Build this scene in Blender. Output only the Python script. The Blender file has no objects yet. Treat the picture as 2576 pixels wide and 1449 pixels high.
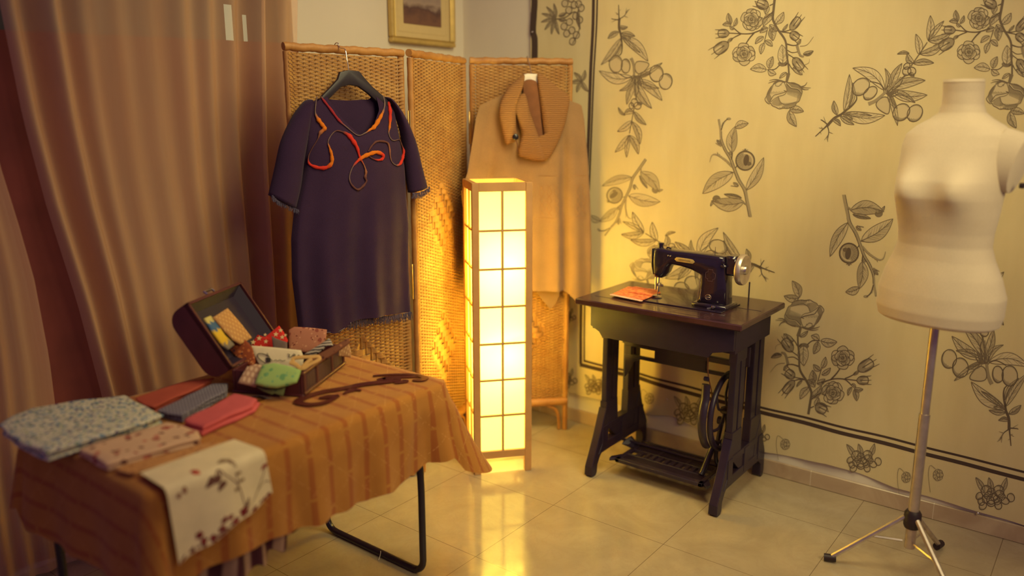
import bpy, math, random
import numpy as np
from mathutils import Matrix, Vector
random.seed(7)
scene = bpy.context.scene
COL = scene.collection
PI = math.pi

# ------------------------------------------------------------------ camera
F_PX, HORIZON, CAM_H = 2015.0, 285.0, 1.48          # focal length in pixels of a 2576 wide frame, horizon row, eye height
PITCH = math.atan((724.5 - HORIZON) / F_PX)
YAW = math.radians(52.3)
FW = Vector((math.sin(YAW) * math.cos(PITCH), math.cos(YAW) * math.cos(PITCH), -math.sin(PITCH)))
RT = Vector((math.cos(YAW), -math.sin(YAW), 0))
UP = RT.cross(FW)
EYE = Vector((0, 0, CAM_H))
cd = bpy.data.cameras.new('camera')
cd.sensor_width = 36
cd.lens = F_PX / 2576 * 36
cd.clip_start = .05
cd.dof.use_dof = True
cd.dof.focus_distance = 2.85
cd.dof.aperture_fstop = .85
cam = bpy.data.objects.new('camera', cd)
COL.objects.link(cam)
cam.matrix_world = Matrix(((RT.x, UP.x, -FW.x, EYE.x), (RT.y, UP.y, -FW.y, EYE.y), (RT.z, UP.z, -FW.z, EYE.z), (0, 0, 0, 1)))
scene.camera = cam

# ------------------------------------------------------------------ light and exposure
scene.view_settings.view_transform = 'Standard'
scene.view_settings.look = 'None'
scene.view_settings.gamma = 1
scene.view_settings.exposure = 0.0
scene.view_settings.use_curve_mapping = False
scene.cycles.use_denoising = True
scene.cycles.max_bounces = 8
scene.cycles.transparent_max_bounces = 12
world = bpy.data.worlds.new('world')
scene.world = world
world.use_nodes = True
world.node_tree.nodes['Background'].inputs[0].default_value = (.44, .22, .50, 1)
world.node_tree.nodes['Background'].inputs[1].default_value = .28

def area_light(name, loc, target, size, power, col, spread=180):
    l = bpy.data.lights.new(name, 'AREA')
    l.shape = 'DISK'
    l.size = size
    l.energy = power
    l.color = col
    l.spread = math.radians(spread)
    o = bpy.data.objects.new(name, l)
    o.location = loc
    o.rotation_euler = (Vector(target) - Vector(loc)).to_track_quat('-Z', 'Y').to_euler()
    COL.objects.link(o)
    return o
area_light('ceiling_lamp_light', (2.0, .85, 2.62), (2.45, 1.75, .85), 1.0, 18.0, (1, .85, .40), 130)
area_light('front_fill_light', (1.35, -1.0, 2.3), (2.75, 1.6, .55), 1.2, 10.5, (1, .84, .40), 85)  # added soft fill from behind the camera, not a lamp of the room
def bulb_light(name, loc, power, r=.03, col=(1, .90, .27)):
    l = bpy.data.lights.new(name, 'POINT')
    l.energy = power
    l.color = col
    l.shadow_soft_size = r
    o = bpy.data.objects.new(name, l)
    o.location = loc
    COL.objects.link(o)
    return o

# ------------------------------------------------------------------ where a sight line of the photograph meets a surface of the room
def ray(x, y): return FW * F_PX + RT * (x - 1288) + UP * (724.5 - y)
def on_z(x, y, h):
    r = ray(x, y); return EYE + r * ((h - CAM_H) / r.z)
def on_x(x, y, X):
    r = ray(x, y); return EYE + r * (X / r.x)
def on_y(x, y, Y):
    r = ray(x, y); return EYE + r * (Y / r.y)
def on_pl(x, y, p, n):
    r = ray(x, y); n = Vector(n); return EYE + r * ((Vector(p) - EYE).dot(n) / r.dot(n))
def at_d(x, y, d): return EYE + ray(x, y) * (d / F_PX)

# ------------------------------------------------------------------ helpers
def lerp(a, b, t): return a + (b - a) * t
def interp(t, pts):
    if t <= pts[0][0]: return pts[0][1]
    for (a, va), (b, vb) in zip(pts, pts[1:]):
        if t <= b: return va + (vb - va) * (t - a) / max(b - a, 1e-9)
    return pts[-1][1]
def catmull(P, n=6, closed=False):
    P = [tuple(p) for p in P]
    out = []; N = len(P); m = N if closed else N - 1
    for i in range(m):
        p1, p2 = P[i], P[(i + 1) % N]
        p0 = P[i - 1] if (closed or i > 0) else p1
        p3 = P[(i + 2) % N] if (closed or i + 2 < N) else p2
        for k in range(n):
            t = k / n
            out.append(tuple(.5 * (2 * b + (c - a) * t + (2 * a - 5 * b + 4 * c - d) * t * t + (3 * b - a - 3 * c + d) * t ** 3) for a, b, c, d in zip(p0, p1, p2, p3)))
    if not closed: out.append(P[-1])
    return out

ORG = {}
def tag(o, label=None, cat=None, group=None, kind=None):
    if label: o['label'] = label
    if cat: o['category'] = cat
    if group: o['group'] = group
    if kind: o['kind'] = kind
    return o
def thing(name, loc, label, cat, group=None):
    o = bpy.data.objects.new(name, None)
    COL.objects.link(o)
    o.location = loc
    o.empty_display_size = .05
    ORG[o.name] = Vector(loc)
    return tag(o, label, cat, group)

class MB:
    """collects shapes, then links them as one mesh object"""
    def __init__(self, M=None):
        self.v = []; self.f = []; self.uv = {}; self.c = []; self.mi = []; self.M = M; self.has_c = False; self.cur = (1, 1, 1, 1); self.m = 0
    def add(self, p, c=None):
        p = Vector(p)
        if self.M is not None: p = self.M @ p
        self.v.append((p.x, p.y, p.z))
        self.c.append(c or self.cur)
        return len(self.v) - 1
    def face(self, idx, m=None):
        self.f.append(tuple(idx)); self.mi.append(self.m if m is None else m)
    def box(self, lo, hi, bev=0):
        (x0, y0, z0), (x1, y1, z1) = lo, hi
        if bev <= 0:
            i = [self.add(p) for p in ((x0, y0, z0), (x1, y0, z0), (x1, y1, z0), (x0, y1, z0), (x0, y0, z1), (x1, y0, z1), (x1, y1, z1), (x0, y1, z1))]
            for q in ((0, 3, 2, 1), (4, 5, 6, 7), (0, 1, 5, 4), (1, 2, 6, 5), (2, 3, 7, 6), (3, 0, 4, 7)): self.face([i[k] for k in q])
        else:
            b = min(bev, (x1 - x0) * .49, (y1 - y0) * .49, (z1 - z0) * .49)
            def ring(z, s):
                return [(x0 + s, y0 + b, z), (x0 + b, y0 + s, z), (x1 - b, y0 + s, z), (x1 - s, y0 + b, z), (x1 - s, y1 - b, z), (x1 - b, y1 - s, z), (x0 + b, y1 - s, z), (x0 + s, y1 - b, z)]
            rs = [ring(z0, b), ring(z0 + b, 0), ring(z1 - b, 0), ring(z1, b)]
            self.loft(rs, closed=True, caps=True)
    def loft(self, rings, closed=True, caps=False):
        ids = [[self.add(p) for p in r] for r in rings]
        n = len(ids[0]); m = n if closed else n - 1
        for a, b in zip(ids, ids[1:]):
            for k in range(m): self.face((a[k], a[(k + 1) % n], b[(k + 1) % n], b[k]))
        if caps:
            self.face(list(reversed(ids[0]))); self.face(ids[-1])
        return ids
    def tube(self, P, r, n=8, closed=False, caps=True, flat=1.0):
        P = [Vector(p) for p in P]; N = len(P)
        rr = r if isinstance(r, (list, tuple)) else [r] * N
        rings = []; prev = None
        for i in range(N):
            if closed: t = P[(i + 1) % N] - P[i - 1]
            else: t = P[min(i + 1, N - 1)] - P[max(i - 1, 0)]
            if t.length < 1e-9: t = Vector((0, 0, 1))
            t.normalize()
            if prev is None:
                a = Vector((0, 0, 1)) if abs(t.z) < .9 else Vector((1, 0, 0))
                u = t.cross(a).normalized()
            else:
                u = prev - t * prev.dot(t)
                u = u.normalized() if u.length > 1e-6 else t.orthogonal().normalized()
            prev = u; w = t.cross(u)
            rings.append([P[i] + (u * math.cos(2 * PI * k / n) + w * math.sin(2 * PI * k / n) * flat) * rr[i] for k in range(n)])
        if closed: rings.append(rings[0])
        self.loft(rings, True, caps and not closed)
    def lathe(self, prof, c=(0, 0, 0), n=24, ax=None, caps=True):
        ax = Vector(ax or (0, 0, 1)).normalized(); u = ax.orthogonal().normalized(); w = ax.cross(u); c = Vector(c)
        self.loft([[c + ax * h + (u * math.cos(2 * PI * k / n) + w * math.sin(2 * PI * k / n)) * max(r, 1e-4) for k in range(n)] for r, h in prof], True, caps)
    def prism(self, P, d, bev=0):
        """outline P (3d points on one plane) pushed along vector d; bev rounds the rim"""
        P = [Vector(p) for p in P]; d = Vector(d)
        if bev <= 0: self.loft([P, [p + d for p in P]], True, True); return
        c = sum(P, Vector()) / len(P); nrm = d.normalized(); N = len(P)
        def inset(s):
            out = []
            for i in range(N):
                a = (P[i] - P[i - 1]); b = (P[(i + 1) % N] - P[i])
                a = a.normalized() if a.length > 1e-9 else b.normalized(); b = b.normalized() if b.length > 1e-9 else a
                na = nrm.cross(a); nb = nrm.cross(b); m = na + nb
                m = m.normalized() if m.length > 1e-6 else na
                out.append(m * s)
            return out
        I = inset(bev)
        if sum(I[i].dot(c - P[i]) for i in range(N)) < 0: I = [-q for q in I]
        e = nrm * bev
        self.loft([[P[i] + I[i] for i in range(N)], [P[i] + I[i] * .3 + e * .3 for i in range(N)], [P[i] + e for i in range(N)], [P[i] + d - e for i in range(N)], [P[i] + I[i] * .3 + d - e * .3 for i in range(N)], [P[i] + I[i] + d for i in range(N)]], True, True)
    def grid(self, fn, nu, nv, uvf=None, closed_u=False):
        ids = [[self.add(fn(i / nu, j / nv)) for i in range(nu + 1)] for j in range(nv + 1)]
        for j in range(nv):
            for i in range(nu):
                self.face((ids[j][i], ids[j][i + 1], ids[j + 1][i + 1], ids[j + 1][i]))
        if uvf:
            for j in range(nv + 1):
                for i in range(nu + 1): self.uv[ids[j][i]] = uvf(i / nu, j / nv)
        return ids
    def puff(self, P, n, front, back=.002, rings=5, c=None, pw=.5):
        """soft cushion-like piece: outline P bulging along n by `front`, backed at `back`"""
        P = [Vector(p) for p in P]; n = Vector(n).normalized(); c = Vector(c) if c is not None else sum(P, Vector()) / len(P)
        R = [[p - n * back for p in P]]
        for k in range(rings):
            s = math.cos(k / rings * PI / 2)
            R.append([c + (p - c) * s + n * front * (1 - s * s) ** pw for p in P])
        ids = self.loft(R, True, False)
        self.face(list(reversed(ids[0])))
        t = self.add(c + n * front)
        L = ids[-1]
        for k in range(len(L)): self.face((L[k], L[(k + 1) % len(L)], t))
    def build(self, name, m, parent=None, smooth=True, angle=40, colors=False):
        me = bpy.data.meshes.new(name)
        if parent is not None: org = ORG[parent.name]
        else:
            A = np.array(self.v); lo, hi = A.min(0), A.max(0)
            org = Vector(((lo[0] + hi[0]) / 2, (lo[1] + hi[1]) / 2, lo[2]))
        A = np.array(self.v, dtype=float) - np.array(org)
        me.from_pydata(A.tolist(), [], self.f)
        ms = m if isinstance(m, (list, tuple)) else [m]
        for q in ms: me.materials.append(q)
        if len(ms) > 1: me.polygons.foreach_set('material_index', self.mi)
        if self.uv:
            ul = me.uv_layers.new(name='UVMap')
            for l in me.loops: ul.data[l.index].uv = self.uv.get(l.vertex_index, (0, 0))
        if colors:
            ca = me.color_attributes.new('Col', 'FLOAT_COLOR', 'POINT')
            ca.data.foreach_set('color', np.array(self.c, dtype=np.float32).ravel())
        if smooth:
            me.polygons.foreach_set('use_smooth', [True] * len(me.polygons))
            if angle < 179:
                try: me.set_sharp_from_angle(angle=math.radians(angle))
                except Exception: pass
        me.update()
        o = bpy.data.objects.new(name, me)
        COL.objects.link(o)
        if parent is not None:
            o.parent = parent
            ORG[o.name] = org
        else:
            o.location = org
            ORG[o.name] = org
        return o

# ------------------------------------------------------------------ materials
def srgb(r, g, b):
    f = lambda c: (c / 255 / 12.92) if c <= 10 else ((c / 255 + .055) / 1.055) ** 2.4
    return (f(r), f(g), f(b), 1)
class NT:
    def __init__(self, name):
        self.mat = bpy.data.materials.new(name); self.mat.use_nodes = True
        self.t = self.mat.node_tree; self.bsdf = self.t.nodes['Principled BSDF']; self.out = self.t.nodes['Material Output']
        self.tc = None
    def n(self, typ, **kw):
        x = self.t.nodes.new(typ)
        for k, v in kw.items():
            if k == 'ins':
                for a, b in v.items(): self.put(x, a, b)
            else: setattr(x, k, v)
        return x
    def put(self, node, key, val):
        s = node.inputs[key]
        if isinstance(val, bpy.types.NodeSocket): self.t.links.new(val, s)
        else: s.default_value = val
    def coord(self, which='Object', scale=None):
        if self.tc is None: self.tc = self.n('ShaderNodeTexCoord')
        s = self.tc.outputs[which]
        if scale is not None:
            mp = self.n('ShaderNodeMapping'); self.t.links.new(s, mp.inputs[0]); mp.inputs['Scale'].default_value = scale
            return mp.outputs[0]
        return s
    def noise(self, scale, detail=3, co=None, rough=.5, dist=0):
        x = self.n('ShaderNodeTexNoise'); self.t.links.new(co or self.coord(), x.inputs['Vector'])
        x.inputs['Scale'].default_value = scale; x.inputs['Detail'].default_value = detail; x.inputs['Roughness'].default_value = rough; x.inputs['Distortion'].default_value = dist
        return x.outputs['Fac']
    def math(self, op, a, b=0.0, c=None):
        x = self.n('ShaderNodeMath', operation=op); self.put(x, 0, a); self.put(x, 1, b)
        if c is not None: self.put(x, 2, c)
        return x.outputs[0]
    def ramp(self, fac, stops, interp_='LINEAR'):
        x = self.n('ShaderNodeValToRGB'); cr = x.color_ramp; cr.interpolation = interp_
        while len(cr.elements) < len(stops): cr.elements.new(.5)
        for e, (p, c) in zip(cr.elements, stops): e.position = p; e.color = c
        self.t.links.new(fac, x.inputs[0]); return x.outputs[0]
    def mix(self, fac, a, b, typ='MIX'):
        x = self.n('ShaderNodeMix', data_type='RGBA', blend_type=typ); self.put(x, 0, fac); self.put(x, 6, a); self.put(x, 7, b); return x.outputs[2]
    def sep(self, co):
        x = self.n('ShaderNodeSeparateXYZ'); self.t.links.new(co, x.inputs[0]); return x.outputs
    def bump(self, h, strength=.3, dist=.002):
        x = self.n('ShaderNodeBump'); self.put(x, 'Height', h); x.inputs['Strength'].default_value = strength; x.inputs['Distance'].default_value = dist
        self.t.links.new(x.outputs[0], self.bsdf.inputs['Normal'])
    def base(self, c): self.put(self.bsdf, 'Base Color', c)
    def set(self, **kw):
        for k, v in kw.items(): self.bsdf.inputs[k.replace('_', ' ')].default_value = v
        return self
def mat(name, col, rough=.6, metal=0, var=.12, nscale=30, bump=0, bscale=200, sheen=0, spec=.5, coat=0):
    t = NT(name)
    f = t.noise(nscale, 3)
    dark = tuple(c * (1 - var) for c in col[:3]) + (1,); lite = tuple(min(1, c * (1 + var)) for c in col[:3]) + (1,)
    t.base(t.ramp(f, [(.3, dark), (.7, lite)]))
    t.set(Roughness=rough, Metallic=metal)
    t.bsdf.inputs['Specular IOR Level'].default_value = spec
    if sheen: t.bsdf.inputs['Sheen Weight'].default_value = sheen
    if coat: t.bsdf.inputs['Coat Weight'].default_value = coat
    if bump: t.bump(t.noise(bscale, 2), bump, .002)
    return t.mat
def col_mat(name, rough=.85, bump=.2, bscale=400):
    t = NT(name)
    a = t.n('ShaderNodeVertexColor', layer_name='Col')
    t.base(a.outputs['Color']); t.set(Roughness=rough); t.bsdf.inputs['Specular IOR Level'].default_value = .2
    if bump: t.bump(t.noise(bscale, 2), bump, .001)
    return t.mat
# ------------------------------------------------------------------ the room
XW, YB = 3.13, 2.724
def struct(o): o['kind'] = 'structure'; return o

t = NT('marble_floor_tile')
co = t.coord(); s = t.sep(co)
gx = t.math('ABSOLUTE', t.math('SUBTRACT', t.math('FRACT', t.math('DIVIDE', t.math('SUBTRACT', s[0], 2.24 - 4.65 + .2325), .465)), .5))
gy = t.math('ABSOLUTE', t.math('SUBTRACT', t.math('FRACT', t.math('DIVIDE', t.math('SUBTRACT', s[1], 2.017 - 4.70 + .235), .470)), .5))
line = t.math('MINIMUM', gx, gy)
line = t.math('LESS_THAN', t.math('MULTIPLY', line, .467), .0011)
cloud = t.noise(3.2, 6, rough=.6, dist=1.2)
vein = t.noise(7, 8, rough=.65, dist=2.5)
c = t.ramp(cloud, [(.3, srgb(166, 149, 122)), (.55, srgb(180, 163, 134)), (.75, srgb(188, 172, 143))])
c = t.mix(t.math('MULTIPLY', t.ramp(vein, [(.46, (0, 0, 0, 1)), (.5, (1, 1, 1, 1)), (.54, (0, 0, 0, 1))]), .12), c, srgb(150, 128, 104))
t.base(t.mix(t.math('MULTIPLY', line, .75), c, srgb(96, 74, 56)))
t.put(t.bsdf, 'Roughness', t.ramp(t.noise(24, 4), [(.35, (.08, .08, .08, 1)), (.7, (.20, .20, .20, 1))]))
t.bump(t.math('SUBTRACT', t.math('MULTIPLY', t.noise(26, 3, dist=.6), .35), line), .10, .0015)
M_FLOOR = t.mat
b = MB(); b.box((-1.2, -1.8, -.05), (XW + .15, YB + .15, 0)); struct(b.build('floor', M_FLOOR, smooth=False))

M_WALL = mat('white_plaster', srgb(226, 216, 200), .9, var=.03, nscale=3, bump=.12, bscale=90, spec=.2)
b = MB()
for lo, hi in (((-1.2, YB, 0), (.62, YB + .15, 2.75)), ((2.10, YB, 0), (XW + .15, YB + .15, 2.75)), ((.62, YB, 2.35), (2.10, YB + .15, 2.75)), ((.62, YB, 0), (2.10, YB + .15, .25))): b.box(lo, hi)
struct(b.build('wall_back', M_WALL, smooth=False))
b = MB(); b.box((XW, -1.8, 0), (XW + .15, YB, 2.75)); struct(b.build('wall_right', M_WALL, smooth=False))

t = NT('skirting_tile'); s = t.sep(t.coord())
ln = t.math('LESS_THAN', t.math('ABSOLUTE', t.math('SUBTRACT', t.math('FRACT', t.math('DIVIDE', t.math('SUBTRACT', s[1], .2), .45)), .5)), .003)
t.base(t.mix(t.math('MULTIPLY', ln, .6), t.ramp(t.noise(5, 5, dist=1), [(.35, srgb(176, 150, 124)), (.7, srgb(204, 182, 152))]), srgb(226, 214, 190)))
t.set(Roughness=.25); M_SKIRT = t.mat
b = MB(); b.box((XW - .010, -1.8, 0), (XW, YB - .010, .066), .003); struct(b.build('baseboard_right', M_SKIRT, smooth=False))
b = MB(); b.box((-1.2, YB - .010, 0), (.6, YB, .066), .003); b.box((2.12, YB - .010, 0), (XW, YB, .066), .003); struct(b.build('baseboard_back', M_SKIRT, smooth=False))

# window behind the curtain: frame with a bright pane
M_FRAME = mat('window_frame_paint', srgb(120, 96, 74), .5)
t = NT('evening_daylight_pane'); t.base((.02, .02, .02, 1)); t.bsdf.inputs['Emission Color'].default_value = (.95, .95, .52, 1); t.bsdf.inputs['Emission Strength'].default_value = .42; t.set(Roughness=.1)
M_PANE = t.mat
w = bpy.data.objects.new('window_1', None); COL.objects.link(w); w.location = (1.36, YB, .25); ORG['window_1'] = Vector(w.location); w['kind'] = 'structure'
b = MB()
for lo, hi in (((.62, YB + .02, .25), (.67, YB + .09, 2.35)), ((2.05, YB + .02, .25), (2.10, YB + .09, 2.35)), ((.67, YB + .02, 2.30), (2.05, YB + .09, 2.35)), ((.67, YB + .02, .25), (2.05, YB + .09, .30)), ((1.33, YB + .02, .3), (1.39, YB + .09, 2.3))): b.box(lo, hi)
b.build('window_frame', M_FRAME, w, smooth=False)
b = MB(); b.box((.67, YB + .05, .30), (1.33, YB + .056, 2.30)); b.box((1.39, YB + .05, .30), (2.05, YB + .056, 2.30)); b.build('window_pane', M_PANE, w, smooth=False)

# opaque brown lining hung low behind the sheer curtain and a grey blind pulled down at the top
M_LINING = mat('brown_lining_cloth', srgb(122, 58, 54), .9, var=.15, nscale=6)
b = MB(); b.grid(lambda u, v: (.30 + u * 1.80, YB - .025 + .010 * math.sin(u * 60), .03 + v * (1.70 + .05 * u - .03)), 120, 2)
tag(b.build('lining_curtain', M_LINING), 'opaque brown lining cloth hung straight behind the sheer curtain', 'curtain')
M_BLIND = mat('grey_blind_cloth', srgb(88, 86, 84), .9, var=.05)
bl = thing('roller_blind', (1.2, YB - .012, 1.66), 'grey blind pulled down behind the top of the sheer curtain', 'blind')
b = MB()
for x0, x1, z0 in ((.60, 1.790, 1.68), (1.790, 1.825, 1.87), (1.825, 1.865, 1.68), (1.865, 1.885, 1.84), (1.885, 2.02, 1.68)): b.box((x0, YB - .010, z0), (x1, YB - .006, 2.32))
b.build('blind_cloth', M_BLIND, bl, smooth=False)
b = MB(); b.tube([(.6, YB - .02, 2.33), (2.02, YB - .02, 2.33)], .018, 10); b.build('roller', M_FRAME, bl)

# sheer curtain in slanting folds
def sheer(name, c1, c2, alpha):
    t = NT(name)
    uv = t.coord('UV'); s_ = t.sep(uv)
    f = t.noise(5, 4, co=t.coord('UV', (3, .4, 1)))
    t.base(t.ramp(f, [(.3, c1), (.7, c2)]))
    t.set(Roughness=.9); t.bsdf.inputs['Specular IOR Level'].default_value = .1
    lw = t.n('ShaderNodeLayerWeight'); lw.inputs[0].default_value = .5
    t.put(t.bsdf, 'Alpha', t.math('MINIMUM', t.math('ADD', alpha, t.math('MULTIPLY', lw.outputs['Facing'], .28)), 1.0))
    t.bump(t.noise(60, 2, co=t.coord('UV', (60, 3, 1))), .15, .002)
    return t.mat
M_SHEER = sheer('sheer_curtain_fabric', srgb(222, 174, 138), srgb(238, 196, 156), .45)
YC = YB - .085
def curtain(name, xl, xr, folds, amp, z0, z1, label, m, ph=0, parent=None):
    b = MB()
    def fn(u, v):
        z = lerp(z0, z1, v)
        x = lerp(interp(z, xl), interp(z, xr), u)
        a = amp * (.55 + .45 * math.sin(u * 9 + 1 + ph))
        y = YC - a * (.6 * math.sin(u * folds * 2 * PI + ph) + .4 * math.sin(u * folds * 4.7 + 2 * ph + v * 1.3) + .08 * math.sin(u * folds * 9.1 + v * 2))
        return (x, y, z)
    b.grid(fn, 360, 40, lambda u, v: (u, v))
    o = b.build(name, m, parent, angle=180)
    if label: tag(o, label, 'curtain')
    return o
# edges given where they fall on the curtain's own plane
def edge(pts): return sorted([(on_y(x, y, YC).z, on_y(x, y, YC).x) for x, y in pts])
L1 = edge([(-10, 0), (52, 300), (112, 520), (190, 760), (255, 1000), (330, 1350)])
R1 = edge([(752, -30), (750, 90), (744, 400), (752, 800), (770, 1100), (790, 1300)])
cu = curtain('curtain', L1, R1, 10, .048, .02, 2.28, 'sheer brown curtain in long slanting folds to the left of the rattan screen', M_SHEER)
L2 = edge([(-260, 0), (-220, 600), (-160, 1300)])
R2 = edge([(-70, 0), (-40, 260), (0, 420), (44, 560), (84, 700), (122, 900), (160, 1200), (190, 1400)])
cu2 = curtain('curtain', L2, R2, 5, .026, .02, 2.28, 'second brown curtain at the far left edge, beyond the dark gap', M_SHEER, 1.7)

# ------------------------------------------------------------------ painted cloth hung on the right wall
def hang_x(y, z):
    w = .0035 * math.sin(y * 6.3 + 1.0) * math.sin(z * 2.1 + .4) + .0025 * math.sin(y * 17 + z * 3)
    low = max(0.0, .45 - z) / .45
    w += low * .006 * math.sin(y * 23 + z * 9)
    d = (y - 1.60) * .6 + (z - .16) * .8
    w += .008 * math.exp(-(d / .014) ** 2) * math.exp(-((y - 1.63) / .06) ** 2 - ((z - .13) / .07) ** 2)
    return 3.117 - w
HEM = sorted([(p.y, p.z) for p in [on_x(x, y, 3.117) for x, y in ((1300, 950), (1430, 988), (1520, 1006), (1600, 1036), (1650, 1044), (1690, 1048), (1740, 1070), (1790, 1096), (1900, 1132), (1990, 1150), (2080, 1166), (2160, 1192), (2250, 1226), (2400, 1268), (2576, 1322), (2700, 1360))]])
def hem_z(y): return interp(y, HEM)
YL, YR, ZT = 2.30, -.35, 2.45
class Ink:
    """strokes and washes brushed on the cloth; positions are sight lines met by the cloth"""
    def __init__(self, mb): self.b = mb; self.T = lambda p: p; self.k = 1.0; self.layer = 0; self.fade = 1.0
    def tone(self, t):
        t = max(0, min(1, t * self.fade)); a = srgb(216, 198, 158); d = srgb(62, 43, 46)
        return tuple(lerp(a[i], d[i], t) for i in range(3)) + (1,)
    def P(self, q, lay):
        x, y = self.T(q)
        p = on_x(x, y, 3.117)
        return Vector((hang_x(p.y, p.z) - .0006 - .0004 * lay, p.y, p.z))
    def poly(self, pts, t, lay=0):
        c = self.tone(t); n = len(pts); cx = sum(p[0] for p in pts) / n; cy = sum(p[1] for p in pts) / n
        i0 = self.b.add(self.P((cx, cy), lay), c); ids = [self.b.add(self.P(p, lay), c) for p in pts]
        for k in range(n): self.b.face((i0, ids[k], ids[(k + 1) % n]), 1)
    def stroke(self, pts, w0, w1=None, t=.85, lay=2, smooth=True, n=5):
        if w1 is None: w1 = w0
        if smooth and len(pts) > 2: pts = catmull(pts, n)
        N = len(pts); c = self.tone(t); prev = None
        for i, p in enumerate(pts):
            a = pts[max(i - 1, 0)]; b_ = pts[min(i + 1, N - 1)]
            dx, dy = b_[0] - a[0], b_[1] - a[1]; L = math.hypot(dx, dy) or 1
            w = lerp(w0, w1, i / max(N - 1, 1)) * .5
            nx, ny = -dy / L * w, dx / L * w
            cur = (self.b.add(self.P((p[0] + nx, p[1] + ny), lay), c), self.b.add(self.P((p[0] - nx, p[1] - ny), lay), c))
            if prev: self.b.face((prev[0], cur[0], cur[1], prev[1]), 1)
            prev = cur
    def leaf(self, a, b_, w, bend=0, t=.32, veins=5, dark=.5, curl=0, lw=1.3):
        ax, ay = a; bx, by = b_; dx, dy = bx - ax, by - ay; L = math.hypot(dx, dy) or 1; nx, ny = -dy / L, dx / L
        N = 12
        mid = [(ax + dx * i / N + nx * bend * math.sin(PI * i / N), ay + dy * i / N + ny * bend * math.sin(PI * i / N)) for i in range(N + 1)]
        hw = [w * .5 * math.sin(PI * min(1, (i / N) ** .85)) ** .85 if 0 < i < N else 0 for i in range(N + 1)]
        Lf = [(mid[i][0] + nx * hw[i], mid[i][1] + ny * hw[i]) for i in range(N + 1)]
        Rt = [(mid[i][0] - nx * hw[i], mid[i][1] - ny * hw[i]) for i in range(N + 1)]
        for side, tt in ((Lf, t), (Rt, t * dark)):
            c = self.tone(tt)
            for i in range(N):
                q = [self.b.add(self.P(p, 0), c) for p in (mid[i], mid[i + 1], side[i + 1], side[i])]
                self.b.face(q, 1)
            self.stroke(side, lw, lw, .72, 2, False)
        self.stroke(mid, lw * 1.2, lw * .7, .78, 2, False)
        for k in range(1, veins + 1):
            i = int(1 + k * (N - 3) / (veins + 1)); j = min(i + 2, N - 1)
            for side in (Lf, Rt):
                e = (lerp(mid[j][0], side[j][0], .85), lerp(mid[j][1], side[j][1], .85))
                self.stroke([mid[i], e], .8, .5, .55, 1, False)
        # brush shading near the stalk
        for k in range(4):
            i = 2 + k * 2; sd = Lf if k % 2 else Rt
            self.stroke([mid[i], (lerp(mid[i + 2][0], sd[i + 2][0], .5), lerp(mid[i + 2][1], sd[i + 2][1], .5))], w * .10, w * .03, min(.7, t + .22), 1, False)
    def ring(self, c, rx, ry, ang=0, n=28):
        ca, sa = math.cos(ang), math.sin(ang)
        return [(c[0] + rx * math.cos(2 * PI * i / n) * ca - ry * math.sin(2 * PI * i / n) * sa, c[1] + rx * math.cos(2 * PI * i / n) * sa + ry * math.sin(2 * PI * i / n) * ca) for i in range(n)]
    def berry(self, c, rx, ry, ang=0, dark=.5):
        r = self.ring(c, rx, ry, ang)
        self.poly(r, .16)
        self.stroke(r + [r[0]], 1.8, 1.8, .82, 2, False)
        for k, s in enumerate((.92, .80, .68)):
            q = self.ring((c[0] + (1 - s) * rx * .6, c[1] + (1 - s) * ry * .2), rx * s, ry * s, ang)
            self.stroke(q[-9 + k:] + q[:5 - k], rx * .16, rx * .08, .5 - .1 * k + dark * .3, 1, False)
        q = self.ring(c, rx * .9, ry * .9, ang); self.stroke(q[6:13], rx * .14, rx * .05, .45, 1, False)
    def fruit(self, c, r):
        g = self.ring(c, r, r * 1.03)
        self.poly(g, .50); self.stroke(g + [g[0]], 3.0, 3.0, .85, 2, False)
        self.stroke(self.ring(c, r * .78, r * .8)[20:28] + self.ring(c, r * .78, r * .8)[:5], 4, 2, .18, 1, False)
        self.poly(self.ring((c[0] + r * .1, c[1] - r * .05), r * .30, r * .62, .15), .86, 1)
        self.poly(self.ring((c[0] + r * .42, c[1] + r * .35), r * .26, r * .22), .8, 1)
        for k in range(9):
            a = 2 + k * .28; self.stroke([(c[0] + r * .45 * math.cos(a), c[1] + r * .45 * math.sin(a)), (c[0] + r * .92 * math.cos(a), c[1] + r * .92 * math.sin(a))], 1.5, 1, .66, 1, False)
        self.stroke([(c[0], c[1] - r), (c[0], c[1] - r * 1.3)], 3, 5, .75, 2, False)
        for s in (-1, 1): self.stroke([(c[0], c[1] - r * 1.05), (c[0] + s * r * .3, c[1] - r * 1.2)], 2, 1, .75, 2, False)
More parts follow.
